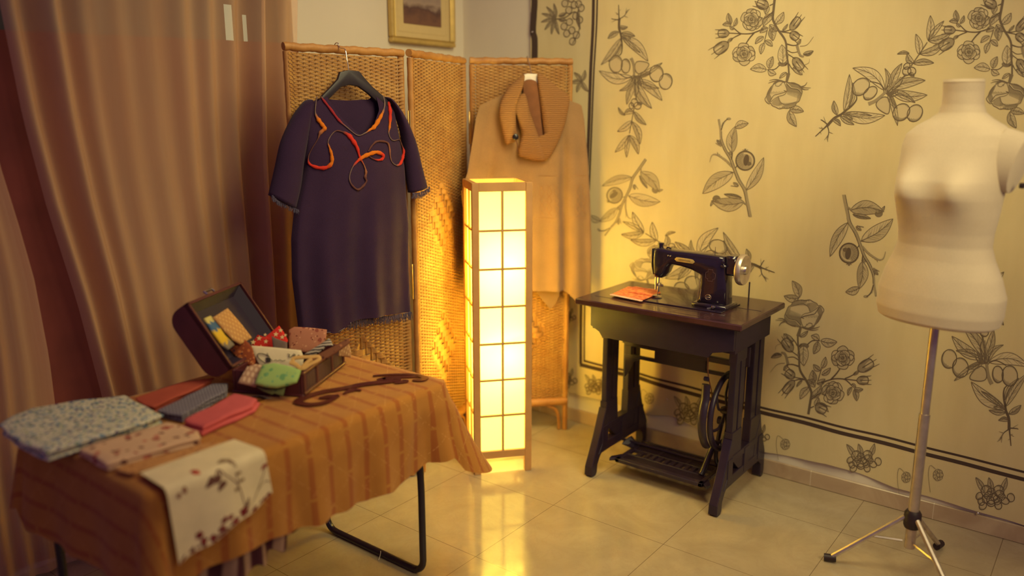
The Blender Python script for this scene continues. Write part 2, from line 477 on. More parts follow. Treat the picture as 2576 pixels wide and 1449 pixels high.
    def rose(self, c, r, ang=0, big=False):
        ca, sa = math.cos(ang), math.sin(ang)
        def Q(x, y): return (c[0] + (x * ca - y * sa) * r, c[1] + (x * sa + y * ca) * r)
        k_ = 0
        for ro, n, sz, st in ((.60, 6, .44, .3), (.34, 4, .40, .9), (.13, 3, .26, .2)):
            for k in range(n):
                k_ += 1
                a = st + 2 * PI * k / n + .25 * math.sin(k * 2.1); x0, y0 = ro * math.cos(a), ro * math.sin(a)
                R_ = []
                for i in range(16):
                    th = 2 * PI * i / 16; ra = sz * (1 + .10 * math.sin(3 * th + k_)); rt_ = sz * .82
                    ex, ey = ra * .80 * math.cos(th), rt_ * 1.25 * math.sin(th)
                    R_.append(Q(x0 + ex * math.cos(a) - ey * math.sin(a), y0 + ex * math.sin(a) + ey * math.cos(a)))
                self.poly(R_, .12 + .10 * (k_ % 3), -1 + ro * 0 + (0 if ro > .5 else 1 if ro > .3 else 2))
                lay = 0 if ro > .5 else 1 if ro > .3 else 2
                self.stroke(R_[-5:] + R_[:6], 1.7, 1.7, .78, lay + .5, False)
                for h in range(6):
                    b0 = a + PI + (h - 2.5) * .33
                    self.stroke([Q(x0 + sz * .85 * math.cos(b0), y0 + sz * .9 * math.sin(b0)), Q(x0 + sz * .30 * math.cos(b0), y0 + sz * .3 * math.sin(b0))], 2.4, .8, .55, lay + .4, False)
        self.stroke([Q(.10, -.02), Q(.02, .10), Q(-.10, .02), Q(-.02, -.12), Q(.14, -.10)], 2.2, 1.2, .85, 3)
    def bigrose(self, c, r):
        def Z(p): return (1780 + p[0] / 8.05, 160 + p[1] / 8.05)
        def S(pts, w0, w1=None, t=.8, lay=3, sm=True): self.stroke([Z(p) for p in pts], w0, w1, t, lay, sm)
        def F_(pts, t, lay=1): self.poly(catmull([Z(p) for p in pts], 4, True), t, lay)
        out = [(1560, 370), (1480, 345), (1380, 390), (1290, 460), (1225, 560), (1190, 660), (1160, 720), (1190, 775), (1240, 812), (1275, 800), (1310, 850), (1380, 880), (1450, 915), (1530, 898), (1600, 906), (1680, 885), (1765, 858), (1802, 790), (1850, 760), (1882, 680), (1912, 600), (1914, 540), (1862, 452), (1762, 392), (1680, 385)]
        F_(out, .10, 0)
        o_ = catmull([Z(p) for p in out], 5, True); self.stroke(o_ + [o_[0]], 1.5, 1.5, .75, 3, False)
        F_([(1330, 440), (1260, 500), (1215, 600), (1185, 680), (1215, 770), (1245, 790), (1290, 690), (1255, 640), (1270, 560), (1310, 490)], .60)
        F_([(1300, 790), (1340, 720), (1430, 670), (1470, 760), (1500, 820), (1420, 858), (1320, 835)], .50)
        F_([(1595, 385), (1700, 400), (1860, 460), (1908, 560), (1885, 660), (1845, 610), (1720, 580), (1615, 560), (1590, 470)], .62)
        F_([(1500, 872), (1600, 825), (1700, 800), (1790, 790), (1765, 850), (1650, 880), (1540, 892)], .52)
        F_([(1820, 640), (1885, 600), (1880, 690), (1840, 760), (1790, 780), (1810, 720)], .45)
        F_([(1250, 800), (1300, 720), (1380, 640), (1500, 605), (1590, 570), (1580, 610), (1500, 650), (1400, 690), (1310, 760)], .16, 2)
        S([(1250, 790), (1330, 650), (1420, 620), (1500, 600), (1590, 565), (1540, 545)], 1.5, 1.3, .82)
        S([(1270, 780), (1340, 720), (1430, 665), (1520, 640), (1580, 600), (1592, 568)], 1.4, 1.2, .78)
        S([(1595, 395), (1650, 440), (1700, 490), (1800, 505), (1850, 530), (1895, 590)], 2.4, 1.6, .18, 2); S([(1590, 400), (1640, 450), (1695, 498), (1800, 514), (1850, 540), (1892, 600)], 1.3, 1.2, .85)
        S([(1550, 380), (1590, 480), (1600, 560), (1540, 580)], 1.5, 1.2, .75); S([(1430, 670), (1445, 740), (1500, 800), (1580, 830), (1700, 800), (1800, 770)], 1.4, 1.2, .7)
        S([(1380, 400), (1375, 445), (1440, 455), (1475, 410)], 1.3, 1.2, .7); S([(1480, 440), (1500, 390), (1550, 372)], 1.3, 1.2, .7)
        for k in range(15): x = 1270 + k * 19; S([(x, 560 + 8 * (k % 3)), (x + 4, 625 - 2 * k)], 1.3, .6, .55, 2, False)
        for k in range(17): x = 1610 + k * 16; S([(x, 545 + k * 2), (x + 3, 625 + k * 6)], 1.6, .6, .6, 2, False)
        for k in range(14): x = 1450 + k * 25; S([(x, 800 - 2 * abs(k - 5)), (x - 6, 855)], 1.5, .8, .65, 3, False)
        for k in range(8): S([(1215 + k * 9, 600 - k * 18), (1236 + k * 10, 660 - k * 20)], 1.6, .7, .7, 2, False)
        for k in range(6): S([(1455 + k * 50, 880), (1470 + k * 50, 905), (1500 + k * 50, 893)], 1.2, 1, .7)
        for a in ([(1560, 370), (1440, 330), (1340, 320), (1245, 345)], [(1520, 360), (1400, 350), (1290, 370), (1225, 398)], [(1440, 355), (1360, 380), (1320, 410)], [(1690, 385), (1820, 420), (1930, 480), (2090, 490)], [(1860, 460), (1950, 520), (2050, 520)], [(1880, 470), (1970, 440), (2015, 375)], [(1560, 372), (1500, 350), (1490, 330)]): S(a, 3.0, .8, .75, 3)
    def bud(self, a, b_, w):
        ax, ay = a; bx, by = b_; dx, dy = bx - ax, by - ay; nx, ny = -dy, dx; L = math.hypot(dx, dy) or 1; nx /= L; ny /= L
        def Q(s, o): return (ax + dx * s + nx * o * w, ay + dy * s + ny * o * w)
        body = catmull([Q(0, .12), Q(.2, .42), Q(.55, .5), Q(.85, .3), Q(.85, -.3), Q(.55, -.5), Q(.2, -.42), Q(0, -.12)], 4, True)
        self.poly(body, .55); self.poly(catmull([Q(.4, .2), Q(.8, .22), Q(.8, -.2), Q(.45, -.1)], 4, True), .2, 1)
        self.stroke(body + [body[0]], 1.6, 1.6, .82, 2, False)
        for o in (.34, -.34, 0): self.stroke([Q(.25, o * 1.2), Q(.7, o * 1.3), Q(1.12, o * 1.5)], 3, .8, .82, 2)
    def twig(self, a, b_, w=2.5):
        self.stroke([a, b_], w, w * .5, .78, 2, False)
        for k in range(3):
            p = (lerp(a[0], b_[0], .4 + .2 * k), lerp(a[1], b_[1], .4 + .2 * k)); d = (b_[0] - a[0], b_[1] - a[1])
            for s in (-1, 1):
                self.stroke([p, (p[0] + d[0] * .16 - s * d[1] * .22, p[1] + d[1] * .16 + s * d[0] * .22)], w * .5, .5, .62, 2, False)

def motif_fruit_cluster(I):
    S = I.stroke
    S([(1558, 62), (1557, 40), (1556, 12)], 4, 1.5); S([(1557, 48), (1570, 40), (1578, 26)], 2.5, 1); S([(1557, 50), (1542, 48), (1538, 46)], 2.5, 1)
    for a, b_ in (((1570, 40), (1580, 44)), ((1572, 38), (1584, 22)), ((1574, 33), (1576, 20)), ((1556, 36), (1548, 31)), ((1556, 28), (1562, 24)), ((1550, 50), (1538, 56)), ((1578, 26), (1584, 24)), ((1556, 36), (1550, 36))): S([a, b_], 1.6, .6, .6)
    S([(1558, 46), (1557, 70), (1562, 88), (1563, 104)], 6, 4); S([(1562, 92), (1565, 115), (1563, 133), (1557, 140)], 3.5, 2)
    I.leaf((1557, 66), (1579, 68), 10, 3, .6, 2); I.leaf((1556, 80), (1529, 97), 13, 2, .5, 3); I.leaf((1563, 83), (1598, 91), 11, -2, .42, 3); I.leaf((1565, 90), (1588, 97), 9, 2, .4, 2)
    I.leaf((1564, 92), (1632, 154), 26, -8, .10, 5, .8); I.leaf((1566, 92), (1612, 133), 9, 2, .42, 2); I.leaf((1562, 96), (1512, 163), 17, -4, .26, 5)
    I.leaf((1563, 110), (1530, 155), 9, -5, .42, 2)
    I.leaf((1592, 194), (1507, 178), 26, -12, .06, 5, .7); I.leaf((1592, 196), (1558, 228), 12, -8, .3, 3)
    I.berry((1549, 161), 16.5, 22, 0, .2); I.berry((1574, 166), 11.5, 18, 0, .6)
    S([(1588, 146), (1594, 162), (1596, 186), (1598, 240)], 8, 4, .55); S([(1555, 184), (1574, 195), (1588, 193), (1594, 188)], 2, 1.4)
    heart = catmull([(1600, 158), (1612, 154), (1632, 159), (1632, 168), (1616, 184), (1604, 184), (1598, 172)], 4, True); I.poly(heart, .22); S(heart + [heart[0]], 2, 2, .75, 2, False)
    I.leaf((1612, 190), (1668, 158), 12, 2, .25, 3); I.leaf((1602, 196), (1641, 184), 13, -3, .6, 3)
    I.berry((1653, 185), 17, 21, 0, .5); I.berry((1676, 205), 16, 20, .2, .4)
    I.leaf((1606, 200), (1667, 253), 24, -6, .2, 5); I.leaf((1600, 206), (1641, 273), 22, 5, .36, 5); I.leaf((1598, 205), (1577, 263), 17, 3, .36, 4); I.leaf((1604, 204), (1660, 222), 14, 3, .4, 3)
    S([(1598, 200), (1599, 225), (1602, 252)], 4, 3, .8); S([(1604, 204), (1608, 224), (1604, 238)], 3, 2, .8)
    for k in range(7): S([(1596 + k * 2.4, 190), (1590 + k * 5, 206 + (k % 3) * 4)], 3.4, 1.4, .8, 2, False)
    I.berry((1597, 258), 9, 10, 0, .4); I.berry((1605, 266), 9, 9, 0, .3); I.leaf((1604, 258), (1617, 262), 8, 1, .6, 1); I.berry((1589, 266), 6, 8, 0, .4)
    S([(1596, 272), (1594, 282), (1590, 305), (1584, 336)], 2.6, 2, .75)
    I.leaf((1595, 281), (1570, 287), 14, 4, .42, 2); I.leaf((1573, 290), (1555, 270), 7, -3, .36, 2); I.leaf((1596, 281), (1627, 314), 14, 3, .42, 3)
    I.leaf((1591, 304), (1553, 331), 16, -3, .10, 3, .7); I.leaf((1591, 306), (1611, 363), 17, -6, .36, 4); I.leaf((1584, 340), (1547, 383), 17, -3, .12, 4, .7); I.leaf((1584, 340), (1607, 388), 17, -5, .36, 4); I.leaf((1583, 340), (1577, 396), 12, 2, .08, 4, .7)
def motif_pomegranate(I):
    S = I.stroke
    S([(1888, 545), (1880, 505), (1874, 478), (1858, 452), (1848, 425), (1838, 398), (1826, 378), (1815, 350), (1813, 325), (1810, 302)], 7, 4, .5); S([(1884, 545), (1876, 505), (1870, 478), (1855, 452), (1845, 425), (1835, 398), (1822, 376), (1812, 350)], 1.8, 1.6, .85); S([(1890, 545), (1882, 505), (1877, 478), (1862, 452), (1851, 425), (1841, 398), (1829, 378), (1818, 352), (1816, 330)], 1.8, 1.6, .85)
    S([(1815, 328), (1822, 308), (1832, 299)], 2.6, 2); I.poly(I.ring((1834, 299), 6, 3.5), .5); S([(1813, 326), (1809, 300)], 4, 5, .6); S([(1816, 318), (1820, 308)], 2, 2, .6)
    S([(1818, 366), (1806, 354)], 4, 3, .6); S([(1816, 368), (1801, 360)], 3, 1.5, .6); I.leaf((1814, 362), (1804, 352), 7, 0, .5, 1)
    I.leaf((1842, 384), (1850, 318), 27, -4, .42, 7); I.leaf((1850, 320), (1883, 310), 19, -3, .32, 4); S([(1841, 402), (1843, 384)], 3, 3)
    I.poly(I.ring((1838, 386), 6, 5), .6)
    S([(1843, 420), (1828, 404), (1812, 393), (1800, 388), (1791, 392), (1786, 408)], 6, 1.4, .5)
    for k in range(7): S([(1842 - k * 5.5, 419 - k * 4.6), (1838 - k * 5.5, 411 - k * 4.8)], 2, 1, .7, 2, False)
    S([(1850, 424), (1856, 414)], 2, 2); I.fruit((1875, 404), 23)
    I.leaf((1845, 434), (1768, 487), 36, 6, .30, 8); S([(1846, 434), (1838, 432)], 2.5, 2)
    I.leaf((1877, 478), (1921, 396), 25, 5, .30, 7); S([(1876, 484), (1880, 474)], 2.4, 2)
    I.leaf((1872, 508), (1790, 505), 34, -8, .42, 8, .7); I.leaf((1866, 498), (1822, 488), 11, 0, .75, 3); I.poly(I.ring((1803, 500), 10, 9), .72); I.leaf((1796, 504), (1788, 518), 6, 0, .2, 1); S([(1880, 516), (1868, 508)], 5, 3, .6)
    I.leaf((1858, 468), (1845, 459), 8, 0, .5, 1); S([(1856, 470), (1839, 467)], 2, 1.4, .7)
def motif_rose(I):
    S = I.stroke
    S([(1949, -6), (1946, 22), (1944, 46), (1950, 62), (1958, 76), (1972, 96), (1977, 112), (1978, 136), (1982, 160), (1984, 184)], 6, 4, .8)
    S([(1946, 28), (1932, 40), (1920, 48)], 3, 2); S([(1948, 8), (1936, 14)], 2.4, 2)
    I.bud((1932, 16), (1902, 4), 26); I.leaf((1934, 16), (1926, 36), 13, 2, .42, 3); S([(1922, 22), (1906, 14), (1900, 4)], 3, 1)
    I.rose((1891, 49), 29); I.leaf((1918, 44), (1902, 74), 18, 2, .32, 3)
    I.leaf((1946, 34), (1920, 66), 17, 4, .45, 4); I.leaf((1950, 60), (1971, 30), 17, 3, .25, 4)
    S([(1920, 72), (1908, 78), (1890, 84), (1870, 85), (1860, 82), (1846, 70)], 3, 2); S([(1868, 85), (1852, 84), (1834, 83)], 2, 2); S([(1864, 86), (1846, 95), (1838, 104)], 2.4, 2)
    I.leaf((1846, 74), (1836, 66), 8, 0, .35, 1); I.leaf((1840, 60), (1832, 33), 14, -2, .5, 3); I.leaf((1840, 62), (1818, 62), 11, 2, .45, 2); I.leaf((1846, 66), (1854, 45), 9, 2, .42, 2)
    I.bud((1834, 83), (1803, 85), 21); I.bud((1832, 108), (1794, 134), 27); I.leaf((1844, 96), (1830, 108), 7, 1, .45, 1)
    S([(1898, 82), (1886, 96), (1877, 110)], 3.4, 2.4); I.rose((1872, 136), 30, 1.2)
    I.leaf((1932, 70), (1912, 82), 13, 2, .5, 3); I.leaf((1936, 62), (1955, 78), 16, 3, .45, 3); I.leaf((1946, 68), (1944, 102), 19, 3, .5, 4)
    S([(1930, 76), (1926, 92), (1922, 108)], 2.4, 1.8, .75); I.leaf((1921, 92), (1900, 110), 12, 2, .3, 3); I.leaf((1925, 102), (1943, 116), 13, -2, .3, 3); I.leaf((1922, 108), (1914, 136), 13, 2, .22, 4)
    S([(1962, 78), (1976, 78), (1988, 74)], 2.2, 1.8); I.bud((1988, 74), (2013, 40), 20); I.leaf((1968, 76), (1981, 60), 6, 1, .4, 1)
    S([(1966, 80), (1982, 82), (1990, 84)], 2, 1.6); I.bud((1988, 82), (2010, 98), 22)
    S([(1978, 110), (1994, 114), (2008, 112)], 3, 1.6); I.leaf((2004, 112), (2014, 98), 7, 1, .5, 1); S([(2004, 114), (2012, 138), (2022, 142)], 7, 4, .6); I.leaf((2020, 136), (2046, 128), 12, 2, .8, 2); S([(2012, 116), (2030, 112), (2046, 92)], 1.6, .7, .6)
    S([(1980, 126), (1992, 132), (2006, 130)], 1.8, 1.4); S([(1982, 136), (1994, 144), (2000, 148)], 1.8, 1.6); I.bud((1996, 146), (2020, 178), 24); S([(2020, 164), (2034, 158), (2036, 148)], 1.2, .7, .5)
    I.leaf((1968, 162), (1966, 112), 26, 2, .16, 5); I.poly(I.ring((1968, 160), 12, 7), .7); S([(1980, 158), (1974, 164)], 3, 3)
    S([(1960, 164), (1948, 174), (1930, 175)], 2.2, 1.8); I.leaf((1934, 172), (1944, 142), 17, -2, .4, 4); I.leaf((1928, 175), (1888, 174), 21, 4, .18, 5); I.leaf((1932, 176), (1952, 186), 15, 3, .14, 3)
    S([(1984, 160), (1990, 170), (1998, 178)], 2, 1.8); I.leaf((1994, 170), (2018, 188), 15, -2, .32, 3)
    S([(1983, 184), (1978, 206)], 9, 6, .75); I.leaf((1978, 182), (1960, 197), 9, 1, .25, 2)
    I.bigrose((1972, 243), 52)
    I.leaf((1986, 276), (2022, 280), 18, -3, .42, 4); I.leaf((1985, 278), (2004, 318), 21, 4, .42, 5)
def motif_border(I, c, s=1.0):
    x, y = c
    for k in range(16):
        a = k * 2.4; r = (4 + 2.2 * k ** .9) * s
        I.berry((x + r * math.cos(a) * 1.3, y + r * math.sin(a) * .55 + .02 * r), (6 + k % 3) * s, (6.5 + (k + 1) % 3) * s, a, .1)
    for dx in (-30, -8, 22): I.leaf((x + dx * s * .6, y - 12 * s), (x + dx * s * 1.15, y - 42 * s), 11 * s, 2, .34, 3)
    for dx in (-14, 10): I.berry((x + dx * s, y - 16 * s), 10 * s, 11 * s, 0, .6)
def motif_daisy(I, c, s=1.0):
    x, y = c
    for k in range(7):
        a = k * .9; g = I.ring((x + 7 * s * math.cos(a), y + 9 * s * math.sin(a)), 4.5 * s, 6 * s, a); I.stroke(g + [g[0]], 1.4, 1.4, .62, 2, False)
    I.stroke([(x - 6 * s, y - 14 * s), (x - 18 * s, y - 22 * s), (x - 22 * s, y), (x - 18 * s, y + 40 * s)], 1.3, 1, .55)

def sim(src, dst, scale=1, rot=0, flip=False, cols=None):
    ca, sa = math.cos(rot) * scale, math.sin(rot) * scale
    def T(p):
        x, y = p[0] - src[0], p[1] - src[1]
        if flip: x = -x
        return (dst[0] + x * ca - y * sa, dst[1] + x * sa + y * ca)
    return T

t = NT('unbleached_painted_cloth')
t.base(t.ramp(t.noise(14, 5, co=t.coord('Object', (1, 1, .25))), [(.3, srgb(212, 194, 149)), (.7, srgb(219, 202, 158))])); t.set(Roughness=.9); t.bsdf.inputs['Specular IOR Level'].default_value = .15
t.bump(t.math('ADD', t.noise(260, 1, co=t.coord('Object', (1, 1, .06))), t.noise(260, 1, co=t.coord('Object', (1, .06, 1)))), .12, .001)
M_CLOTH = t.mat
M_INK = col_mat('sepia_fabric_ink', .9, 0)
wh = thing('wall_hanging', (3.117, 1.0, .13), 'cream cloth painted with sepia flowers and fruit, covering the right wall', 'wall hanging')
b = MB()
def hang(u, v):
    y = lerp(YL, YR, u); z0 = hem_z(y); z = lerp(z0, ZT, v ** 1.25); return (hang_x(y, z), y, z)
b.grid(hang, 300, 70)
I = Ink(b)
def bar(pts, w, t=.95):   # painted border line, hand brushed
    I.stroke(pts, w, w, t, 0, True, 8)
bar([(1343, -60), (1345, 0), (1343, 40), (1341, 80), (1345, 105), (1344, 200), (1345, 420)], 15)
bar([(1494, -80), (1492, 60), (1486, 180), (1481, 330), (1474, 500), (1466, 650), (1462, 780), (1461, 916)], 7.5)
bar([(1504, -80), (1501, 60), (1494, 180), (1488, 330), (1481, 500), (1475, 650), (1471, 780), (1470, 906)], 4)
bar([(1459, 917), (1520, 931), (1600, 950), (1640, 962), (1700, 980), (1790, 1004), (1900, 1032), (2040, 1068), (2200, 1110), (2400, 1160), (2580, 1207), (2700, 1240), (2950, 1308)], 9.5)
bar([(1468, 907), (1520, 920), (1600, 939), (1640, 950), (1700, 965), (1790, 989), (1900, 1020), (2040, 1054), (2200, 1094), (2400, 1143), (2580, 1188), (2700, 1220), (2950, 1287)], 5.5)
motif_fruit_cluster(I); motif_pomegranate(I); motif_rose(I)
def draw(m, src, dst, sc, rot, fade=1.0, flip=False):
    I.T = sim(src, dst, sc, math.radians(rot), flip); I.fade = fade; m(I); I.T = lambda p: p; I.fade = 1.0
draw(motif_pomegranate, (1888, 545), (1625, 400), .85, 226, .85)
draw(motif_pomegranate, (1888, 545), (2122, 490), 1.04, 180)
draw(motif_fruit_cluster, (1558, 30), (2068, 330), 1.13, -135, 1.0, True)
draw(motif_fruit_cluster, (1558, 30), (2540, 1100), 1.18, 176.3)
draw(motif_fruit_cluster, (1558, 30), (1932, 680), 1.05, 111.6)
draw(motif_rose, (2000, 312), (1998, 712), 1.03, 183)
draw(motif_rose, (1972, 243), (1622, 674), .78, 180, .85, True)
draw(motif_rose, (1972, 243), (2530, 245), 1.0, 4)
draw(motif_pomegranate, (1888, 545), (2600, 470), 1.1, 150)
# flower sprays of the painted border
for c, s in (((1420, 960), .8), ((1735, 1045), 1.15), ((2170, 1165), 1.15), ((2500, 1255), 1.3), ((1905, 1100), .8), ((1500, 975), .8), ((1425, 800), .6)): motif_border(I, c, s)
for c, s in (((1634, 1002), 1.0), ((1975, 1118), 1.0), ((2280, 1200), 1.0), ((2360, 1195), 1.1), ((1600, 985), .8)): motif_daisy(I, c, s)
# bunch on the narrow strip by the corner
for k in range(7):
    a = 1.3 + k * .55; I.leaf((1396, 48), (1396 + 36 * math.cos(a), 48 + 40 * math.sin(a)), 8, 2, .5, 2)
for c in ((1430, 25), (1444, 12), (1448, 40), (1432, 55), (1438, 76), (1450, 88), (1425, 84), (1440, 104), (1458, 50), (1455, 10), (1436, -4), (1420, 8), (1462, 20), (1418, 66)): I.berry(c, 8, 9, .3, .2)
I.stroke([(1396, 48), (1420, 44), (1448, 30), (1458, 70), (1440, 110)], 3, 2, .8); I.leaf((1456, 22), (1460, 74), 9, 4, .7, 2); I.leaf((1404, 40), (1424, 32), 9, 1, .75, 2); I.leaf((1404, 48), (1424, 50), 9, 1, .7, 2)
for k in range(5): I.leaf((1464, 205), (1464 + 30 * math.cos(1 + k), 205 + 30 * math.sin(1 + k)), 10, 2, .5, 2)
for y in (300, 470, 620, 700): 
    for k in range(6): I.leaf((1420, y), (1420 + 34 * math.cos(k * 1.05), y + 36 * math.sin(k * 1.05)), 10, 2, .45, 2)
b.build('painted_cloth', [M_CLOTH, M_INK], wh, colors=True)
M_PIN = mat('nickel_pin', (.75, .72, .66, 1), .25, 1)
def pin(x, y):
    p = on_x(x, y, 3.117); b = MB()
    b.lathe([(.0005, 0), (.004, .001), (.0045, .003), (.002, .005), (.0005, .0055)], (3.114, p.y, p.z), 12, (-1, 0, 0)); b.build('pin', M_PIN, wh)
pin(1679, 1004); pin(1341, 81); pin(2460, 1290)

# framed picture on the back wall
M_GOLD = mat('pale_gilt_wood', srgb(206, 176, 104), .35, .35, var=.1)
M_MAT = mat('cream_mount_board', srgb(214, 190, 138), .85, var=.03)
pf = thing('picture_frame', (2.83, YB - .015, 1.79), 'gilt framed small landscape picture on the back wall above the screen', 'picture')
yp = YB - .004
def prect(x0, y0, x1, y1): a = on_y(x0, y0, YB); c = on_y(x1, y1, YB); return a, c
P0 = on_y(975, 106, YB); P1 = on_y(1135, 121, YB); xl, xr, zb = P0.x, P1.x, (P0.z + P1.z) / 2; zt = zb + .50
for nm, fw, d0, d1 in (('frame_moulding', .022, .0, .030),):
    b = MB()
    for lo, hi in (((xl, zb), (xr, zb + fw)), ((xl, zt - fw), (xr, zt)), ((xl, zb + fw), (xl + fw, zt - fw)), ((xr - fw, zb + fw), (xr, zt - fw))):
        b.box((lo[0], yp - d1, lo[1]), (hi[0], yp, hi[1]), .005)
    i2 = fw + .004
    b.tube([(xl + i2, yp - .02, zb + i2), (xr - i2, yp - .02, zb + i2), (xr - i2, yp - .02, zt - i2), (xl + i2, yp - .02, zt - i2)], .004, 6, True)
    b.build(nm, M_GOLD, pf, angle=30)
b = MB(); b.box((xl + .02, yp - .012, zb + .02), (xr - .02, yp - .002, zt - .02))
m_ = .052
for a, c in (((xl + m_, zb + m_), (xr - m_, zb + m_)), ((xl + m_, zt - m_), (xr - m_, zt - m_)), ((xl + m_, zb + m_), (xl + m_, zt - m_)), ((xr - m_, zb + m_), (xr - m_, zt - m_))): b.tube([(a[0], yp - .012, a[1]), (c[0], yp - .012, c[1])], .0016, 6)
b.build('mount', M_MAT, pf)
t = NT('dusk_landscape_painting'); s = t.sep(t.coord('Generated'))
n = t.noise(4, 5, co=t.coord('Generated', (1, 1, 2))); v = t.math('ADD', s[2], t.math('MULTIPLY', t.math('SUBTRACT', n, .5), .35))
t.base(t.ramp(v, [(.08, srgb(120, 84, 70)), (.2, srgb(90, 62, 62)), (.3, srgb(168, 146, 132)), (.42, srgb(150, 130, 124)), (.5, srgb(74, 56, 64)), (.62, srgb(150, 132, 126)), (.9, srgb(176, 158, 140))])); t.set(Roughness=.5)
b = MB(); q = .088; b.box((xl + q, yp - .0145, zb + q), (xr - q, yp - .011, zt - q)); b.build('painting', t.mat, pf, smooth=False)
# ------------------------------------------------------------------ rattan folding screen
def cane(name, c0, c1, rough=.55):
    t = NT(name); f = t.noise(18, 4); g = t.noise(140, 2)
    t.base(t.mix(t.math('MULTIPLY', g, .35), t.ramp(f, [(.3, c0), (.7, c1)]), srgb(120, 66, 30)))
    t.set(Roughness=rough); t.bump(g, .2, .001); return t.mat
M_CANE = cane('woven_rattan', srgb(174, 124, 64), srgb(198, 152, 86))
M_POLE = cane('rattan_pole', srgb(174, 118, 60), srgb(200, 146, 80))
M_BRASS = mat('brass_hinge', (.72, .52, .22, 1), .3, 1)
SCR_H = 1.712
fs = thing('folding_screen', (2.35, 2.25, 0), 'three-panel woven rattan folding screen standing in the corner', 'folding screen')
PAN = [((1.751, 2.312), (2.203, 2.229)), ((2.228, 2.204), (2.671, 2.329)), ((2.696, 2.300), (3.008, 2.006))]
FR = []
for k, (a, c) in enumerate(PAN):
    ux = Vector((c[0] - a[0], c[1] - a[1], 0)); Wd = ux.length; ux.normalize(); nn = Vector((ux.y, -ux.x, 0))
    FR.append((Vector((a[0], a[1], 0)), ux, nn, Wd))
    M = Matrix(((ux.x, -nn.x, 0, a[0]), (ux.y, -nn.y, 0, a[1]), (0, 0, 1, 0), (0, 0, 0, 1)))   # local y points away from the room
    b = MB(M)
    r = .0125
    for x in (0, Wd):
        P = [(x, 0, .004 + .02 * i) for i in range(int((SCR_H - .01) / .02))]
        b.tube(P, [r * (1 + .05 * math.sin(i * 1.9 + k)) for i in range(len(P))], 10)
    for z, rr in ((SCR_H - .013, .0145), (.150, .0135)):
        P = [(lerp(-.010, Wd + .010, i / 40), 0, z + .0015 * math.sin(i * .9 + k)) for i in range(41)]
        b.tube(P, [rr * (1 + .07 * math.sin(i * 2.3)) for i in range(41)], 10)
    b.tube([(-.006, 0, .145), (Wd + .006, 0, .145)], .020, 10)
    for s in (0, 1):
        x0 = r + .004 if s == 0 else Wd - r - .004; d = 1 if s == 0 else -1
        b.tube(catmull([(x0 + d * .012, 0, .005), (x0 + d * .014, 0, .06), (x0 + d * .030, 0, .105), (x0 + d * .07, 0, .126)], 5), .008, 8)
    pn = b.build('screen_panel', M_POLE, fs, angle=60)
    # the weave: upright stakes, rows of cane passing in front and behind
    b = MB(M)
    x0, x1, z0, z1 = r + .006, Wd - r - .006, .168, SCR_H - .03
    ns = 19; pitch = (x1 - x0) / ns
    for i in range(ns + 1):
        x = x0 + i * pitch
        b.tube([(x, 0, z0), (x, 0, (z0 + z1) / 2), (x, 0, z1)], .0022, 5)
    rows = 228; dz = (z1 - z0) / rows; NS = ns * 4
    dia = [(.5, 1.055, .30, .155), (.5, .50, .30, .165)]
    if k == 0: dia = [(.5, 1.05, .36, .17), (.55, .44, .42, .21)]
    for j in range(rows):
        zc = z0 + (j + .5) * dz; rr_ = []
        for i in range(NS + 1):
            s_ = i / NS; x = lerp(x0, x1, s_)
            ins = max(1 - abs(s_ - a_) / (h_ / 1.0) - abs(zc - b_) / v_ for a_, b_, h_, v_ in dia)
            if ins > 0:
                g = (j // 4); ph = math.cos(PI * i / 8 + PI * g * .5 * (1 if (g % 2) else 1) + (PI * .5 if g % 2 else 0) * 0)
                y = -.0052 * max(-1, min(1, 2.2 * math.cos(PI * (i / 4 - .5) / 2 + PI * .5 * g))); hz = dz * .54; zz = zc + (((j % 4) - 1.5) * -dz * .06)
            else:
                y = .0036 * math.cos(PI * i / 4 + PI * j); hz = dz * .485; zz = zc
            rr_.append([(x, y - .0016, zz - hz), (x, y - .0030, zz), (x, y - .0016, zz + hz)])
        b.loft(rr_, False, False)
    # cane lashings that bind the weave to the posts
    for x, sx in ((x0, -1), (x1, 1)):
        for j in range(0, rows, 2):
            z = z0 + j * dz
            b.loft([[(x, -.003, z), (x, -.003, z + dz * 1.2)], [(x + sx * .012, -.013, z + dz * .5), (x + sx * .012, -.013, z + dz * 1.7)], [(x + sx * .019, -.0145, z + dz * .6), (x + sx * .019, -.0145, z + dz * 1.8)]], False)
    b.build('woven_panel', M_CANE, pn, angle=180)
for k, (x, y, d) in enumerate(((2.2155, 2.2165, (1, 0)), (2.6835, 2.3145, (1, 0)))):
    for z in (1.42, .83):
        b = MB(); b.box((x - .009, y - .016, z - .07), (x + .009, y - .010, z + .07), .001); b.tube([(x, y - .016, z - .07), (x, y - .016, z + .07)], .004, 8); b.build('hinge', M_BRASS, fs)

def frame_map(k, off):
    O, ux, nn, Wd = FR[k]; p = O + nn * off
    return (lambda x, y: on_pl(x, y, p, nn)), nn

